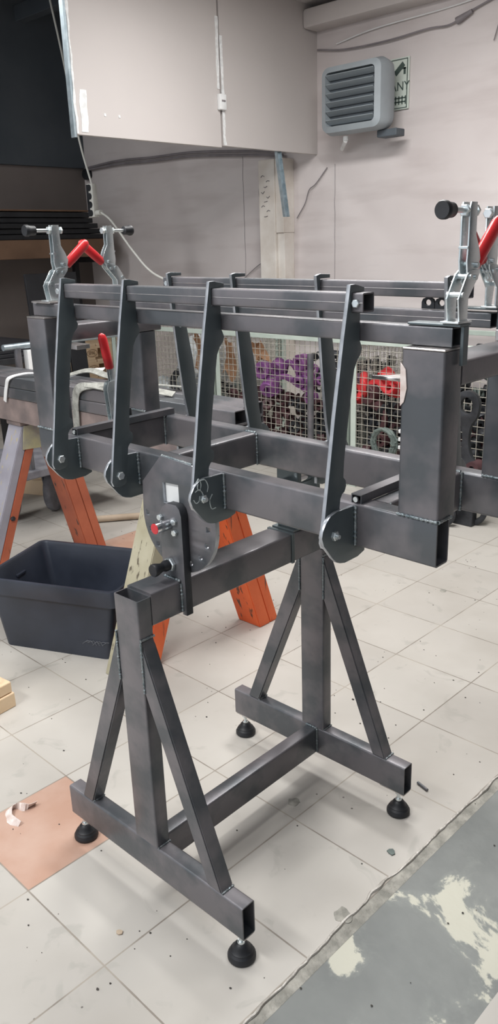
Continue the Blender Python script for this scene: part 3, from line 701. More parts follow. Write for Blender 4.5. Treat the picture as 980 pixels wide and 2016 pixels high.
for k, (x, z, L_, a_, t_) in enumerate(((-1.52,.62,.24,.1,-.2),(-1.36,.66,.20,-.2,.5),(-1.50,.46,.30,.1,1.25))):
    casting('red_link', (x, YC+.075+.02*(k%2), z), L_, a_, t_, 'red' if k < 2 else 'maroon', ('red link lying level behind the right cage mesh','red link tilted up behind the right cage mesh','dark red link standing upright behind the right cage mesh')[k], None, 1.25)
# cardboard pieces
def card(c, w, h, rot, label):
    bm = nb(); n = 12; rows = 5
    L_ = []
    vs = []
    for j in range(rows):
        row = []
        for i in range(n):
            u = -w/2+w*i/(n-1); v = -h/2+h*j/(rows-1)+.03*noise.noise(Vector((u*20, c[0]*9, j)))*(1 if j in (0, rows-1) else 0)*3
            row.append(Vector((u, .03*math.sin(u*14+j), v)))
        vs.append(row)
    rings = vs
    loft(bm, rings, close=False)
    g = bmesh.ops.solidify(bm, geom=bm.faces[:], thickness=.005)
    bm.transform(Matrix.Translation(c) @ Matrix.Rotation(rot[2],4,'Z') @ Matrix.Rotation(rot[0],4,'X') @ Matrix.Rotation(rot[1],4,'Y'))
    tag(obj('cardboard_piece', bm, 'card'), label, 'cardboard')
card((-2.78,YC+.07,.74), .10,.28,(.15,.2,.1), 'torn cardboard standing behind the middle cage mesh just right of its left post')
card((-2.72,YC+.33,.76), .10,.20,(-.3,-.5,.4), 'torn cardboard flap leaning higher at the back of the middle mesh cage')
card((-3.14,YC+.12,.76), .14,.24,(.1,-.1,-.1), 'torn cardboard in the right end of the left mesh cage')
# left cage
lump('plastic_bag', (-3.44,YC+.40,.56), .22,.20,.27,'plastic','large crumpled clear plastic bag filling the left mesh cage','plastic bag',4,.35,3)
lump('plastic_bag', (-3.88,YC+.36,.34), .12,.16,.13,'plastic','smaller crumpled plastic bag low in the left corner of the left mesh cage','plastic bag',4,.35,9)
torus('black_ring', (-3.33,YC+.09,.52), .085, .026, (.2,-1,.1), 'blackiron', 'black rubber ring pressed against the front of the left mesh cage', 'ring')
heap(-3.15,-2.92,YC+.05,YC+.40,.165,.57,20,['blackiron','maroon','greenish'],'dark casting heaped in the right end of the left mesh cage','dark castings in the left cage')
lump('cardboard_scrap', (-3.52,YC+.08,.30), .06,.04,.05,'card','small brown scrap at the front bottom of the left mesh cage','scrap',3,.4,5)
# right cage
heap(-1.62,-.55,YC+.05,YC+.40,.165,.57,90,['blackiron','blackiron','maroon'],'black metal casting heaped in the right mesh cage','black castings in the right cage')
heap(-1.50,-1.15,YC+.20,YC+.38,.58,.70,4,['red','maroon'],'red painted casting on the pile in the right mesh cage','red castings in the right cage')
heap(-1.60,-.60,YC+.44,YC+.68,.165,.84,90,['blackiron','greenish'],'dark casting high against the back of the right mesh cage','dark castings at the back of the right cage')
torus('red_ring', (-1.60,YC+.09,.655), .06, .024, (.9,.5,.1), 'red', 'thick red ring behind the left edge of the right mesh cage', 'ring')
# things on or against the cages
bm = nb(); cyl(bm, (-1.90,3.03,.0), (-1.94,3.085,.84), .022, seg=14); tag(obj('leaning_pipe', bm, 'steel', smooth=True), 'grey brown pipe leaning upright against the middle mesh cage', 'pipe')
CR = nb()
for k in range(5):
    a0 = k*.1
    pts = [(-1.38+ (.075+.006*math.sin(k*2))*math.cos(a)+.004*k, 3.088+.004*k, .33+(.085)*math.sin(a)) for a in [PI*(-.25+1.5*j/26) for j in range(27)]]
    sweep(CR, [(p[0]+.012*noise.noise(Vector((i*.9,k,0))), p[1]-.01*abs(noise.noise(Vector((i*.7,0,k)))), p[2]+.012*noise.noise(Vector((0,i*.8,k)))) for i, p in enumerate(pts)], .011, 7)
tag(obj('rope_coil', CR, 'greenish', smooth=True), 'grey coil of rough rope hooked on the right mesh cage front', 'coil')
bm = nb()
for z in (.31,.36,.41): box(bm, -1.26,-1.18,3.078,3.118,z,z+.022,.003)
box(bm, -1.235,-1.21,3.095,3.119,.16,.44,.002); tag(obj('white_bracket', bm, 'white'), 'small white ribbed bracket on the right mesh cage beside the coil', 'bracket')

# dark forged lever leaning right of the upright, with ring feet
LV = empty('forged_lever', (-.72, 2.9, 0), 'tall dark forged lever with an eye at the top leaning near the right cage', 'lever')
bm = nb()
outer = [(-.775,.06),(-.80,.20),(-.775,.33),(-.745,.42),(-.740,.52),(-.755,.585)]
outer = [(-.80,.29),(-.755,.36),(-.735,.45),(-.740,.54),(-.775,.60),(-.790,.67),(-.77,.725),(-.72,.745),(-.67,.73),(-.645,.68),(-.655,.61),(-.690,.55),(-.695,.46),(-.675,.39),(-.62,.33),(-.60,.28),(-.64,.22),(-.74,.20)]
hole = [(-.718+.035*math.cos(a), .665+.045*math.sin(a)) for a in [-2*PI*k/18 for k in range(18)]]
sp = smooth_path([(a, b, 0) for a, b in outer+outer[:1]], 4)
plate([[(p.x, p.y) for p in sp[:-1]], hole], .03, .003, XF_Y(2.9), bm)
obj('lever_body', bm, 'blackiron', LV, True)
bm = nb(); lathe(bm, (-.655,2.86,.33), (0,1,0), [(.018,0),(.040,0),(.042,.08),(.018,.08)], 20, capA=False, capB=False); lathe(bm, (-.655,2.86,.33), (0,1,0), [(.018,0),(.018,.08)], 20, capA=False, capB=False); obj('bushing', bm, 'maroon', LV, True)
bm = nb(); box(bm, -.76,-.64,2.87,2.93,.0,.22,.006); obj('foot', bm, 'blackiron', LV)
def hook(c, R_, a0, a1, ang, label):
    bm = nb(); T = Matrix.Translation(c) @ Matrix.Rotation(ang, 4, 'Z')
    rings = []
    for k in range(19):
        a = a0+(a1-a0)*k/18
        cx = Vector((R_*math.cos(a), 0, R_*math.sin(a)+R_+.014)); d = Vector((math.cos(a), 0, math.sin(a)))
        rings.append([T @ (cx+d*p.x+Vector((0, p.y, 0))) for p in rrect(.030, .034, .004, 2)])
    loft(bm, rings, capA=True, capB=True); tag(obj('steel_hook', bm, 'blackiron', smooth=True), label, 'hook')
hook((-.78,2.80,0), .06, -PI*.75, PI*.45, .3, 'dark curved steel hook on the floor just right of the upright')
hook((-.66,2.92,0), .06, -PI*.75, PI*.45, .3, 'dark curved steel hook on the floor, farther right and partly hidden by the beam')

# white ribbed radiator at the wall, seen through the portal
RD = empty('radiator', (.05, 3.93, .12), 'white ribbed radiator at the wall behind the right upright', 'radiator')
bm = nb(); box(bm, -.43, .62, 3.93, 3.97, .30, 1.02, .004); box(bm, -.38,-.34,3.93,3.97,0,.31); box(bm, .50,.54,3.93,3.97,0,.31); obj('panel', bm, 'white', RD)
bm = nb()
for k in range(24): box(bm, -.42+k*.044, -.42+k*.044+.024, 3.915, 3.931, .32, 1.0, .004)
obj('ribs', bm, 'white', RD, True)
bm = nb()
for x in (-.35,.5): box(bm, x, x+.05, 3.955, 3.999, .50, .55, .002)
obj('wall_hook', bm, 'galv', RD)
# dark pile of castings beside it
for k, (x, z) in enumerate(((-.43,.10),(-.30,.10),(-.38,.22),(-.28,.34),(-.40,.46),(-.30,.58))):
    casting('metal_casting', (x+.02, 3.35, z+.04), .30, .2*k, .15*(-1)**k, 'blackiron', 'dark metal casting in the pile beyond the right mesh cage', 'dark castings beyond the right cage', 1.5)

# ------------------------------------------------------------------ THE FIXTURE STAND
FX = empty('welding_fixture', (.04, .33, 0), 'tall dark steel tilting fixture on a two-post stand in the foreground', 'welding fixture')
La, Lb, ZB, ZT, WF, WP, D = .2777, .3542, .0757, .1632, .0385, .080, .6306
def tube(name, p0, p1, w, h, m='steel', up=(0,0,1), parent=FX, xf=None, **k):
    bm = nb(); rect_tube(bm, p0, p1, w, h, up, **k); return obj(name, bm, m, parent, True, xf=xf)
hb = ZT-ZB
beads = []
def wb(*segs, xf=None, r=.004, parent=FX):
    for p0, p1 in segs:
        bm = nb(); weld(bm, p0, p1, r); obj('weld_bead', bm, 'weld', parent, True, xf=xf)
for i, y in enumerate((0, D)):
    fb = tube('foot_beam', (-La, y+WF/2, (ZB+ZT)/2), (Lb, y+WF/2, (ZB+ZT)/2), WF, hb, t=.003)
    for x in (-La+.04, Lb-.04):   # welded end cap strips
        bm = nb(); box(bm, x-.039, x+.039, y+.004, y+WF-.004, ZB-.004, ZB+.001, .001); obj('mounting_plate', bm, 'bright', fb)
    for x in (-La+.024, Lb-.026):
        cy = y+WF/2
        bm = nb(); lathe(bm, (x, cy, 0), (0,0,1), [(.030,0),(.032,.003),(.032,.010),(.029,.014),(.029,.016),(.025,.021),(.025,.023),(.019,.028),(.017,.034),(.012,.040),(.009,.042)], 30); lf = obj('levelling_foot', bm, 'rubber', fb, True)
        bm = nb(); cyl(bm, (x, cy, .038), (x, cy, ZB+.002), .0055, seg=14); cyl(bm, (x, cy, .041), (x, cy, .047), .009, .008, 14)
        T0 = frame_mat((x,cy,ZB-.012),(0,0,1)); hexbolt(bm, (x, cy, ZB-.013), (0,0,1), .0105, .009); obj('threaded_stem', bm, 'zinc', fb, True)
    top = .800 if i == 0 else .7265
    tube('post', (WP/2, y+WF/2, ZT), (WP/2, y+WF/2, top), WF, WP, up=(1,0,0), t=.0025, r=.004, capA=True, capB=(i == 1))
    # diagonal braces, mitred at the beam and at the post
    def brace(s, x0, z0a, z0b, x1a, x1b):
        bm = nb()
        prof = [(x0, z0b), (x0, z0a), (x1b, ZT), (x1a, ZT)] if s > 0 else [(x0, z0b), (x0, z0a), (x1a, ZT), (x1b, ZT)]
        A = [Vector((q[0], y+.0005, q[1])) for q in prof]; B = [Vector((q[0], y+WF-.0005, q[1])) for q in prof]
        loft(bm, [A, B], capA=True, capB=True); bmesh.ops.bevel(bm, geom=list(bm.edges), offset=.003, segments=2, affect='EDGES')
        return obj('brace', bm, 'steel', FX, True)
    brace(1, WP, .707, .583, .250, .293); brace(-1, 0, .712, .588, -.217, -.174)
    wb(((WP+.002,y-.0005,.583),(WP+.002,y-.0005,.705)), ((-.002,y-.0005,.588),(-.002,y-.0005,.710)), r=.0035)
    wb(((.293,y+.002,ZT+.001),(.293,y+WF,ZT+.001)), ((-.174,y+.002,ZT+.001),(-.174,y+WF,ZT+.001)), ((WP+.001,y+.002,ZT+.001),(WP+.001,y+WF,ZT+.001)), ((WP+.001,y,.709),(WP+.001,y+WF,.709)), r=.0035)
tube('spreader_beam', (.0375, WF, .1205), (.0375, D, .1205), .040, .080, t=.003, capA=True, capB=True)
wb(((.0575,D-.001,.083),(.0575,D-.001,.162)), ((.018,D-.002,.1625),(.057,D-.002,.1625)))
tube('top_beam', (.04, WF, .7685), (.04, .503, .7685), .080, .077, t=.003, capA=True, capB=True)
tube('bearing_block', (.04, .513, .7685), (.04, D+WF, .7685), .080, .077, t=.003, capA=True, capB=True)
bm = nb(); box(bm, -.0025, .0825, .503, .508, .728, .809, .0008); box(bm, -.0025, .0825, .5085, .513, .728, .809, .0008); obj('joint_flange', bm, 'steel_dark', FX)
# bearing pedestal that carries the frame above the second post
bm = nb(); box(bm, .004, .076, .515, .66, .807, .813, .001); box(bm, .015, .085, .525, .54, .813, .985, .002); box(bm, .015, .085, .60, .615, .813, .96, .002); obj('rear_pedestal', bm, 'steel_dark', FX)
bm = nb(); cyl(bm, (.056,.50,.937), (.056,.625,.937), .014, seg=20); obj('rear_pivot_pin', bm, 'chrome', FX, True)
# bracket plate with pivot pin, bolts and indexing plunger
yb0 = .124
bp_loop = [(.024,.808),(.024,.955),(.034,.972),(.052,.983),(.080,.983),(.090,.975),(.095,.960),(.095,.727),(.0815,.727),(.0815,.808)]
bm = nb(); plate([bp_loop], .020, .0012, XF_Y(yb0+.010), bm); BK = obj('bracket_plate', bm, 'steel', FX, True, mats=['steel', 'blackiron'])
wb(((.0835,yb0-.001,.735),(.0835,yb0-.001,.803)), ((.028,yb0-.002,.809),(.082,yb0-.002,.809)))
bm = nb(); lathe(bm, (.052,.1235,.9345), (0,-1,0), [(.0125,0),(.0125,.036),(.0118,.038)], 24); obj('pivot_pin', bm, 'chrome', BK, True)
bm = nb(); lathe(bm, (.052,.0855,.9345), (0,-1,0), [(.0118,0),(.0118,.0008),(.010,.0012)], 24); obj('pin_end_cap', bm, 'redcap', BK, True)
for (x, z) in ((.029,.947),(.0745,.945),(.0745,.920),(.030,.920)):
    bm = nb(); hexbolt(bm, (x, yb0-.0005, z), (0,-1,0), .0075, .007, .3); obj('bolt', bm, 'zinc', BK)
bm = nb(); hexbolt(bm, (.053,yb0-.0005,.842), (0,-1,0), .0165, .009, .2); PL = obj('plunger_nut', bm, 'zinc', BK)
bm = nb(); lathe(bm, (.053,.114,.842), (0,-1,0), [(.0125,0),(.0125,.010),(.010,.014),(.010,.020),(.0128,.030),(.0145,.036),(.0145,.042),(.0132,.044)], 24); obj('plunger_knob', bm, 'rubber', PL, True)

# ---- the tilting frame (everything below turns about the pivot; it stands 0.67 degrees off level)
ZP = 1.03
F = Matrix(((1,0,0,0),(0,1,0,0),(-.0117,0,1,0),(0,0,0,1)))   # long sides fall 0.67 degrees, uprights stay plumb
def ftube(name, p0, p1, w, h, m='steel', up=(0,0,1), parent=FX, **k): return tube(name, p0, p1, w, h, m, up, parent, F, **k)
ZF0, ZF1 = .989, 1.0695
YN0, YN1, YF0, YF1 = .165, .205, .460, .500
XL, XR = -.490, .683
ftube('long_beam', (XL,(YN0+YN1)/2,(ZF0+ZF1)/2), (XR,(YN0+YN1)/2,(ZF0+ZF1)/2), .040, ZF1-ZF0, t=.003)
ftube('long_beam', (XL,(YF0+YF1)/2,(ZF0+ZF1)/2), (XR+.0,(YF0+YF1)/2,(ZF0+ZF1)/2), .040, ZF1-ZF0, t=.003)
for x in (-.352, -.01, .545):
    ftube('cross_beam', (x, YN1, (ZF0+ZF1)/2), (x, YF0, (ZF0+ZF1)/2), .040, ZF1-ZF0-.001, t=.003, capA=True, capB=True)
    wb(((x+.0205,YF0-.001,ZF0),(x+.0205,YF0-.001,ZF1)), ((x-.018,YF0-.001,ZF1),(x+.018,YF0-.001,ZF1)), ((x+.0205,YN1+.001,ZF0),(x+.0205,YN1+.001,ZF1)), xf=F)
# small channels lying across the frame
for x in (-.335, .518):
    bm = nb(); z = ZF1
    prof = [(-.011,0),(.011,0),(.011,.016),(.009,.016),(.009,.002),(-.009,.002),(-.009,.016),(-.011,.016)]
    prof = [(a, .016-b) for a, b in prof]
    A = [Vector((x+a, YN0+.004, z+b)) for a, b in prof]; B = [Vector((x+a, YF1-.01, z+b)) for a, b in prof]
    loft(bm, [A, B], capA=True, capB=True); ch = obj('cross_channel', bm, 'steel', FX, xf=F)
    bm = nb(); cyl(bm, (x, YN0+.0045, z+.007), (x, YN0+.001, z+.007), .005, seg=12); obj('channel_screw', bm, 'zinc', ch, True, xf=F)
# index plate
cx, cz, R1, R2 = .0605, .937, .1175, .0985
lp = [(.015,1.078),(-.052,1.010)]
for k in range(21):
    a = PI*(1.0+.0)+ (PI)*k/20 + .0
    a = math.radians(178+ (184)*k/20); lp.append((cx+R1*math.cos(a), cz+R1*math.sin(a)))
lp += [(.178,.985),(.160,1.03),(.115,1.0715)]
holes = []
for d in (0, 22.5, 45, 67.5, 112.5, 135, 157.5, 180):
    a = -math.radians(d); hx, hz = .0565+R2*math.cos(a), cz+R2*math.sin(a)
    if d in (67.5, 45, 22.5): holes.append([(hx+.0062*math.cos(-b), hz+.0062*math.sin(-b)) for b in [2*PI*j/14 for j in range(14)]])
    else: holes.append([(hx-.006, hz-.006), (hx-.006, hz+.006), (hx+.006, hz+.006), (hx+.006, hz-.006)])
win = [(.016,.972),(.016,1.019),(.068,1.021),(.068,.972)]
bm = nb(); plate([lp]+holes+[win], .012, .0008, XF_Y(.151), bm); IX = obj('index_plate', bm, 'steel', FX, True)
bm = nb(); plate([[(.0165,.9725),(.0165,1.0185),(.0675,1.0205),(.0675,.9725)]], .002, .0002, XF_Y(.1545), bm); obj('ground_patch', bm, 'white', IX)
bm = nb(); lathe(bm, (.0545,.1455,.9355), (0,1,0), [(.035,-.001),(.035,.0)], 24); 
bm.free()
bm = nb(); box(bm, .012, .118, .1575, .1645, 1.00, 1.066, .001); obj('plate_spacer', bm, 'steel_dark', IX)
wb(((.018,.148,1.079),(.113,.148,1.073)), r=.003)
# ears, arms
EAR = [(.1655,1.066),(.112,1.068),(.094,1.064),(.081,1.054),(.0725,1.041),(.0700,1.030),(.0755,1.014),(.088,.999),(.100,.984),(.112,.973),(.122,.9685),(.136,.9650),(.175,.9655),(.196,.9715),(.196,.987),(.1655,.988)]
ARM = [(.1570,1.4435),(.1515,1.4150),(.1400,1.3600),(.1290,1.3000),(.1160,1.2300),(.1050,1.1600),(.0935,1.0900),(.0850,1.0400),(.0805,1.0150),(.0850,1.0045),(.1000,1.0000),(.1150,1.0020),(.1210,1.0080),(.1240,1.0300),(.1305,1.0680),(.1330,1.0850),(.1380,1.0920),(.1450,1.0950),(.1495,1.1050),(.1480,1.1150),(.1410,1.1220),(.1430,1.1500),(.1480,1.1850),(.1560,1.2300),(.1650,1.2800),(.1700,1.3050),(.1780,1.3190),(.1880,1.3290),(.1915,1.3380),(.1880,1.3460),(.1845,1.3530),(.1850,1.3700),(.1850,1.3990),(.1600,1.3985),(.1615,1.4310),(.1960,1.4310),(.1960,1.4385),(.1700,1.4440)]
ears = ((.5186, 1), (.1891, 1), (-.0862, -1), (-.3157, -1))
for xf_, side in ears:
    bm = nb(); plate([EAR], .008, .001, XF_X(xf_-.004), bm); E_ = obj('ear_plate', bm, 'steel_dark', FX, True, xf=F)
    ax = xf_-.0082-.004 if side == 1 else xf_+.0042
    bm = nb(); plate([ARM], .0080, .0008, XF_X(ax), bm); A_ = obj('swing_arm', bm, 'steel_dark', FX, True, xf=F)
    fx_ = xf_ if side == 1 else xf_+.0082
    bm = nb(); cyl(bm, (xf_-.024, .1035, 1.0265), (fx_+(.012 if side == 1 else .002), .1035, 1.0265), .004, seg=12)
    hexbolt(bm, (fx_, .1035, 1.0265), (1,0,0), .0098 if side == -1 else .0088, .0065); obj('pivot_bolt', bm, 'zinc', A_, xf=F)
    wb(((xf_+.002,YN0-.002,.992),(xf_+.002,YN0-.002,1.066)), xf=F, r=.0042)
# chalk scribbles on the third ear
bm = nb(); xs = .1893
for c_ in ([(.088,1.062),(.094,1.070),(.100,1.058),(.096,1.046),(.090,1.052),(.092,1.060)], [(.100,1.066),(.112,1.064),(.119,1.050),(.116,1.038)], [(.083,1.045),(.094,1.048),(.102,1.040),(.105,1.032)], [(.078,1.030),(.084,1.022),(.092,1.024),(.095,1.034)], [(.130,1.030),(.122,1.018),(.126,1.000),(.138,.999)]):
    sweep(bm, smooth_path([(xs, a, b) for a, b in c_], 6), .0011, 6)
obj('chalk_mark', bm, 'chalk', FX, xf=F)
# far arms and ears (mirror lean)
FARM = [(.4600,1.4410),(.4655,1.3900),(.4740,1.3050),(.4815,1.2302),(.4945,1.1266),(.5080,1.0600),(.5170,1.0150),(.5250,1.0050),(.5480,1.0050),(.5560,1.0150),(.5560,1.0500),(.5520,1.0700),(.5447,1.1094),(.5328,1.2195),(.5178,1.2989),(.5080,1.3500),(.5020,1.3980),(.4735,1.3980),(.4735,1.4340),(.5080,1.4345),(.5080,1.4420),(.4720,1.4440)]
for x in (.510, .195, -.060, -.288):
    bm = nb(); plate([FARM], .008, .0008, XF_X(x), bm); A_ = obj('swing_arm', bm, 'steel_dark', FX, True, xf=F)
    bm = nb(); plate([[(.665-a, b) for a, b in EAR][::-1]], .008, .001, XF_X(x-.0085), bm); obj('ear_plate', bm, 'steel_dark', FX, True, xf=F)
    bm = nb(); hexbolt(bm, (x+.004, .54, 1.03), (1,0,0), .0098, .0065); obj('pivot_bolt', bm, 'zinc', A_, xf=F)
bm = nb(); sweep(bm, smooth_path([(-.2835,.500,1.350),(-.2835,.490,1.318),(-.2835,.493,1.305),(-.2835,.503,1.312),(-.2835,.505,1.322)], 6), .0013, 6); obj('chalk_mark', bm, 'chalk', FX, xf=F)
bm = nb(); lathe(bm, (.5145,.496,1.340), (1,0,0), [(.014,0),(.014,.0008)], 20); obj('ground_spot', bm, 'zinc', FX, xf=F)
# rails
def seam(p0, p1, parent):
    bm = nb(); sweep(bm, [Vector(p0).lerp(Vector(p1), k/20) for k in range(21)], .0007, 5); obj('seam_line', bm, 'bright', parent, xf=F)
r = ftube('upper_rail', (-.345,.1785,1.4150), (.531,.1785,1.4150), .032, .0315, t=.0025, r=.003); seam((-.345,.1622,1.415),(.531,.1622,1.415), r)
for x in (-.330, .5185):
    bm = nb(); hexbolt(bm, (x,.1620,1.414), (0,-1,0), .0072, .005); obj('rail_bolt', bm, 'zinc', r, xf=F)
r = ftube('upper_rail', (-.320,.4915,1.4165), (.545,.4915,1.4165), .030, .030, t=.0025, r=.003); seam((-.32,.4762,1.4175),(.545,.4762,1.4175), r)
for x in (-.305, .522):
    bm = nb(); hexbolt(bm, (x,.4760,1.416), (0,-1,0), .0072, .005); obj('rail_bolt', bm, 'zinc', r, xf=F)
ftube('lower_rail', (-.487,.2035,1.3660), (.681,.2035,1.3660), .032, .031, t=.0025, r=.003)
r = ftube('lower_rail', (-.560,.495,1.3635), (.596,.495,1.3635), .030, .029, t=.0025, r=.003); seam((-.56,.4797,1.364),(.596,.4797,1.364), r)
# portals: uprights and cross tubes
ZU = 1.3500
for x0, nm in ((-.4885, 'L'), (.6055, 'R')):
    x1 = x0+.0785; xc = (x0+x1)/2
    ftube('upright', (xc,.1925,ZF1), (xc,.1925,ZU-.004), .055, .0785, up=(1,0,0), t=.003, capA=True)
    bm = nb(); box(bm, x0+.0005, x1-.0005, .1655, .2195, ZU-.0035, ZU, .0015); obj('cap_plate', bm, 'bright', FX, xf=F)
    ftube('upright', (xc,.4875,ZF1), (xc,.4875,1.2865), .055, .0785, up=(1,0,0), t=.003, capA=True, capB=True)
    ftube('portal_beam', (xc,.2205,1.3070), (xc,.535,1.3070), .0785, .0400, t=.003, capA=True)
    bm = nb(); box(bm, x0+.004, x1-.004, .476, .514, 1.328, 1.3485, .001); obj('rail_riser', bm, 'bright', FX, xf=F)
    wb(((x0,.1640,ZF1+.001),(x1,.1640,ZF1+.001)), ((x1+.001,.166,ZF1+.001),(x1+.001,.205,ZF1+.001)), ((x0+.004,.459,ZF1+.001),(x1,.459,ZF1+.001)), xf=F, r=.0035)
# pointed gussets between uprights
bm = nb(); plate([[(.545,.1700),(.6055,.168),(.6055,.235),(.570,.190)]], .006, .0006, XF_Z(1.296), bm); g = obj('gusset', bm, 'bright', FX, xf=F)
bm = nb(); plate([[(.6050,1.325),(.6150,1.315),(.6180,1.285),(.6130,1.262),(.6062,1.255)]], .002, .0004, XF_Y(.1640), bm); obj('ground_patch', bm, 'film', g, xf=F)
bm = nb(); box(bm, -.410, -.350, .21, .25, 1.272, 1.283, .001); obj('gusset', bm, 'bright', FX, xf=F)
# angle under the right clamps
for yy, xx in ((.20,0), (.49,-.085)):
    bm = nb(); box(bm, .600+xx, .694+xx, yy-.012, yy+.020, 1.3825, 1.3865, .001); box(bm, .688+xx, .694+xx, yy+.000, yy+.016, 1.322 if xx == 0 else 1.335, 1.3825, .001); obj('clamp_angle', bm, 'steel_dark', FX, xf=F)
for yy, xx in ((.20,0), (.49,-.085)):
    bm = nb(); box(bm, -.475+xx, -.395+xx, yy-.024, yy+.030, 1.3825, 1.3865, .001); obj('clamp_plate', bm, 'bright', FX, xf=F)
# little double-eye bracket on the rear lower rail
bm = nb()
for dx in (0, .030):
    l1 = [(.440+dx,1.379),(.440+dx,1.392),(.443+dx,1.398),(.451+dx,1.401),(.459+dx,1.401),(.466+dx,1.398),(.469+dx,1.392),(.469+dx,1.379)]
    h1 = [(.4545+dx+.007*math.cos(-a), 1.391+.006*math.sin(-a)) for a in [2*PI*j/12 for j in range(12)]]
    plate([l1, h1], .006, .0005, XF_Y(.495), bm)
obj('eye_bracket', bm, 'blackiron', FX, xf=F)

# toggle clamps
def toggle_clamp(px, py, pz, s, xf, reach=1.0, handle=42, hl=.075):
    """s=+1: clamp arm reaches towards -Y, handle towards +Y; s=-1 mirrored"""
    def Y(v): return py+s*v
    def pl(loop, x, t, m, name, par):
        bm = nb(); L_ = [(Y(a), pz+b) for a, b in loop]
        if s < 0: L_ = L_[::-1]
        plate([L_], t, .0005, XF_X(x), bm); return obj(name, bm, m, par, True, xf=xf)
    bm = nb()
    for dx in (-.010, .010):
        L_ = [(.000,0),(-.006,.036),(.017,.070),(.028,.077),(.056,.078),(.055,.070),(.024,.036),(.024,0)]
        L_ = [(Y(a), pz+b) for a, b in L_]
        plate([L_ if s > 0 else L_[::-1]], .0028, .0005, XF_X(px+dx), bm)
    a, b_ = sorted((Y(-.012), Y(.030))); box(bm, px-.016, px+.016, a, b_, pz, pz+.003, .0006)
    C_ = obj('toggle_clamp', bm, 'zinc', FX, True, xf=xf)
    bm = nb()      # vertical clamp arm
    for dx in (-.0065, .0065):
        L_ = [(.024,.072),(.021,.090),(.023,.115),(.023,.168),(.026,.175),(.044,.175),(.045,.128),(.056,.110),(.062,.094),(.058,.080),(.046,.070)]
        L_ = [(Y(a), pz+b) for a, b in L_]
        plate([L_ if s > 0 else L_[::-1]], .0028, .0005, XF_X(px+dx), bm)
    a, b_ = sorted((Y(.020), Y(.023))); box(bm, px-.008, px+.008, a, b_, pz+.108, pz+.112, .0005)
    obj('clamp_arm', bm, 'zinc', C_, True, xf=xf)
    bm = nb(); cyl(bm, (px, Y(.052), pz+.163), (px, Y(-.022), pz+.163), .0042, seg=14)
    hexbolt(bm, (px, Y(.022), pz+.163), (0,-s,0), .009, .006); hexbolt(bm, (px, Y(.049), pz+.163), (0,s,0), .009, .006); obj('spindle', bm, 'zinc', C_, True, xf=xf)
    bm = nb(); lathe(bm, (px, Y(-.018), pz+.163), (0,-s,0), [(.007,0),(.011,.002),(.0115,.016),(.0135,.020),(.0135,.026),(.012,.029)], 22); obj('rubber_tip', bm, 'rubber', C_, True, xf=xf)
    a = math.radians(handle); c, sn = math.cos(a), math.sin(a)
    def hp(t, n=0.0): return (Y(.044+t*c-n*sn), pz+.070+t*sn+n*c)
    bm = nb()
    for dx in (-.0035, .0035):
        L_ = [hp(-.020,-.007), hp(-.022,.006), hp(.030,.007), hp(.034,-.006)]
        plate([L_ if s > 0 else L_[::-1]], .0026, .0005, XF_X(px+dx), bm)
    obj('lever', bm, 'zinc', C_, True, xf=xf)
    bm = nb(); T_ = []
    rings = []
    for t, rr in ((.020,.0085),(.024,.0112),(.05,.0122),(.022+hl*.86,.0122),(.022+hl*.96,.0095),(.022+hl,.004)):
        yy, zz = hp(t, .0); d = Vector((0, s*c, sn)); n = Vector((0, -s*sn, c))
        rings.append([Vector((px, yy, zz)) + Vector((1,0,0))*(rr*.75*math.cos(2*PI*k/18)) + n*(rr*math.sin(2*PI*k/18)) for k in range(18)])
    loft(bm, rings, capA=True, capB=True); obj('handle_grip', bm, 'redgrip', C_, True, xf=xf)
    for (a, b) in ((.004,.042),(.026,.068),(.046,.084),(.042,.066)):
        bm = nb(); cyl(bm, (px-.014, Y(a), pz+b), (px+.014, Y(a), pz+b), .0042, seg=10); obj('rivet', bm, 'zinc', C_, True, xf=xf)
toggle_clamp(-.420, .192, 1.3868, 1, F, handle=38, hl=.086)
toggle_clamp(-.510, .490, 1.3868, -1, F, handle=38, hl=.086)
toggle_clamp(.678, .193, 1.3878, 1, F, handle=42, hl=.100)
toggle_clamp(.600, .490, 1.3878, -1, F, handle=42, hl=.100)
# low clamp standing inside the left portal: upright red handle, spindle pressing down
LC = (-.372, .335)
bm = nb()
for dx in (-.008, .008):
    plate([[(.308,1.0700),(.300,1.160),(.306,1.178),(.330,1.182),(.345,1.150),(.335,1.110),(.336,1.070)]], .0028, .0005, XF_X(LC[0]+dx), bm)
box(bm, LC[0]-.018, LC[0]+.018, .296, .346, 1.0698, 1.073, .0006)
C_ = obj('toggle_clamp', bm, 'zinc', FX, True, xf=F)
bm = nb()
for dx in (-.004, .004):
    plate([[(.318,1.155),(.312,1.225),(.328,1.228),(.336,1.165)]], .0028, .0005, XF_X(LC[0]+dx), bm)
obj('lever', bm, 'zinc', C_, True, xf=F)
bm = nb()
for dx in (-.006, .006):
    plate([[(.322,1.150),(.322,1.168),(.375,1.158),(.378,1.148)]], .0026, .0004, XF_X(LC[0]+dx), bm)
obj('clamp_arm', bm, 'zinc', C_, True, xf=F)
bm = nb(); cyl(bm, (LC[0],.368,1.172),(LC[0],.368,1.100), .004, seg=12); hexbolt(bm, (LC[0],.368,1.157),(0,0,1),.008,.006); obj('spindle', bm, 'zinc', C_, True, xf=F)
bm = nb(); lathe(bm, (LC[0],.368,1.104),(0,0,-1), [(.006,0),(.0095,.003),(.010,.024),(.009,.026)], 18); obj('rubber_tip', bm, 'rubber', C_, True, xf=F)
bm = nb(); rings = []
for t, rr in ((0,.009),(.004,.012),(.03,.0125),(.078,.0125),(.088,.009),(.092,.003)):
    rings.append([Vector((LC[0]+rr*.8*math.cos(2*PI*k/18), .320-.18*t+rr*math.sin(2*PI*k/18), 1.210+t)) for k in range(18)])
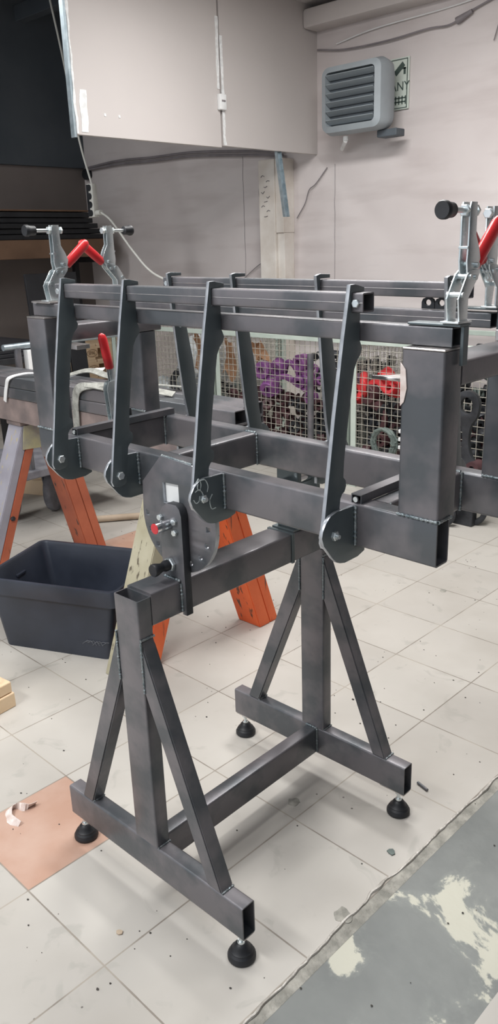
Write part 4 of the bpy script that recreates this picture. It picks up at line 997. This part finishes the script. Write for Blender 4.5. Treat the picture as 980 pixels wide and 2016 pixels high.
loft(bm, rings, capA=True, capB=True); obj('handle_grip', bm, 'redgrip', C_, True, xf=F)

# ------------------------------------------------------------------ small litter on the floor
for k, (c, r) in enumerate((((.085,.49),.022), ((.428,.262),.030), ((-.33,2.035),.020))):
    bm = nb(); n = 26
    lp_ = [(c[0]+r*(.75+.45*noise.noise(Vector((math.cos(2*PI*j/n)*1.3, math.sin(2*PI*j/n)*1.3, k*5))))*math.cos(2*PI*j/n)*1.1, c[1]+r*(.75+.45*noise.noise(Vector((math.cos(2*PI*j/n)*1.3, math.sin(2*PI*j/n)*1.3, k*5+2))))*math.sin(2*PI*j/n)) for j in range(n)]
    plate([lp_], .0012, .0002, XF_Z(.0004), bm); o = obj('trim_%d' % (14+k), bm, 'mortar'); o['kind'] = 'structure'
bm = nb(); cyl(bm, (.3048,.7889,.0045), (.3437,.7775,.0045), .0042, seg=12); tag(obj('steel_stub', bm, 'steel', smooth=True), 'short steel rod end lying on the tiles right of the rear foot', 'steel rod')
bm = nb(); ribbon(bm, smooth_path([(-.4700,.000,.006),(-.4720,-.030,.009),(-.4980,-.045,.004),(-.5030,-.065,.009),(-.4800,-.083,.004),(-.4536,-.087,.008),(-.4280,-.082,.003)], 5), (.4,.6,.5), .024, .0012)
tag(obj('crumpled_tape', bm, 'film'), 'strip of crumpled clear tape lying on the terracotta tile', 'tape')
def chip(c, r, m, label, cat, n=7, name='chip'):
    bm = nb(); pts = [(c[0]+r*(.6+.5*random.random())*math.cos(2*PI*k/n), c[1]+r*(.6+.5*random.random())*math.sin(2*PI*k/n)) for k in range(n)]
    plate([pts], .003, .0005, XF_Z(.0022), bm); tag(obj(name, bm, m), label, cat)
chip((.400,.5056,0), .013, 'greenish', 'grey flake on the tiles near the concrete strip', 'flake', name='grey_flake')
chip((.0697,-.1223,0), .009, 'floorwood', 'tiny brown leaf fragment on the tiles in the lower left', 'leaf', name='leaf_fragment')
bm = nb()
for k in range(420):
    x, y = random.uniform(-2.2, 1.0), random.uniform(-.8, 2.6)
    s_ = random.uniform(.0010, .0028) * (1.6 if random.random() < .06 else 1)
    r_ = bmesh.ops.create_icosphere(bm, subdivisions=1, radius=s_)
    for v in r_['verts']: v.co = Vector((v.co.x*random.uniform(.8,1.6)+x, v.co.y+y, v.co.z*.5+s_*.4))
tag(obj('grinding_grit', bm, 'debris'), 'black specks of grinding grit scattered over the tiles', 'grit', kind='stuff')

# ------------------------------------------------------------------ lights
def area(name, loc, rot, sx, sy, power, col):
    l = bpy.data.lights.new(name, 'AREA'); l.shape = 'RECTANGLE'; l.size = sx; l.size_y = sy; l.energy = power; l.color = col
    o = bpy.data.objects.new(name, l); COL.objects.link(o); o.location = loc; o.rotation_euler = rot; return o
area('ceiling_lamp_rear', (-.9, 2.2, 3.03), (0,0,0), 1.5, .4, 66, (1,.99,.97))
area('ceiling_lamp_left', (-1.8, .3, 3.2), (0,0,0), .4, 1.5, 62, (1,.99,.97))
area('ceiling_lamp_front', (-.6, -2.2, 3.3), (0,0,0), 1.5, .4, 95, (1,.99,.97))
area('fill_light_back', (-4.0, .4, 3.3), (0,0,0), .4, 1.5, 45, (1,.99,.97))  # added fill with no known fixture, brightens the pallets and back area
area('ceiling_lamp_middle', (-.2, .6, 3.03), (0,0,0), .4, 1.5, 52, (1,.99,.97))
W = bpy.data.worlds.new('World'); S.world = W; W.use_nodes = True
bg = W.node_tree.nodes['Background']; bg.inputs['Color'].default_value = (.90,.94,1,1); bg.inputs['Strength'].default_value = .95

# ------------------------------------------------------------------ camera
f_, yaw, pitch, roll = 1555.38, -.7629, .3226, -.0338
cy_, sy_, cp_, sp_ = math.cos(yaw), math.sin(yaw), math.cos(pitch), math.sin(pitch)
fwd = Vector((sy_*cp_, cy_*cp_, -sp_)); right = Vector((cy_, -sy_, 0)); up = right.cross(fwd)
r2 = math.cos(roll)*right+math.sin(roll)*up; u2 = -math.sin(roll)*right+math.cos(roll)*up
cd = bpy.data.cameras.new('Camera'); cam = bpy.data.objects.new('Camera', cd); COL.objects.link(cam)
cam.matrix_world = Matrix(((r2.x,u2.x,-fwd.x,1.3034),(r2.y,u2.y,-fwd.y,-.9293),(r2.z,u2.z,-fwd.z,1.5),(0,0,0,1)))
cd.sensor_fit = 'VERTICAL'; cd.sensor_height = 36; cd.lens = f_/2016*36; cd.clip_start = .05
S.camera = cam
S.view_settings.view_transform = 'Standard'; S.view_settings.look = 'None'; S.view_settings.exposure = 0; S.view_settings.gamma = 1
try: S.view_settings.use_curve_mapping = False
except Exception: pass
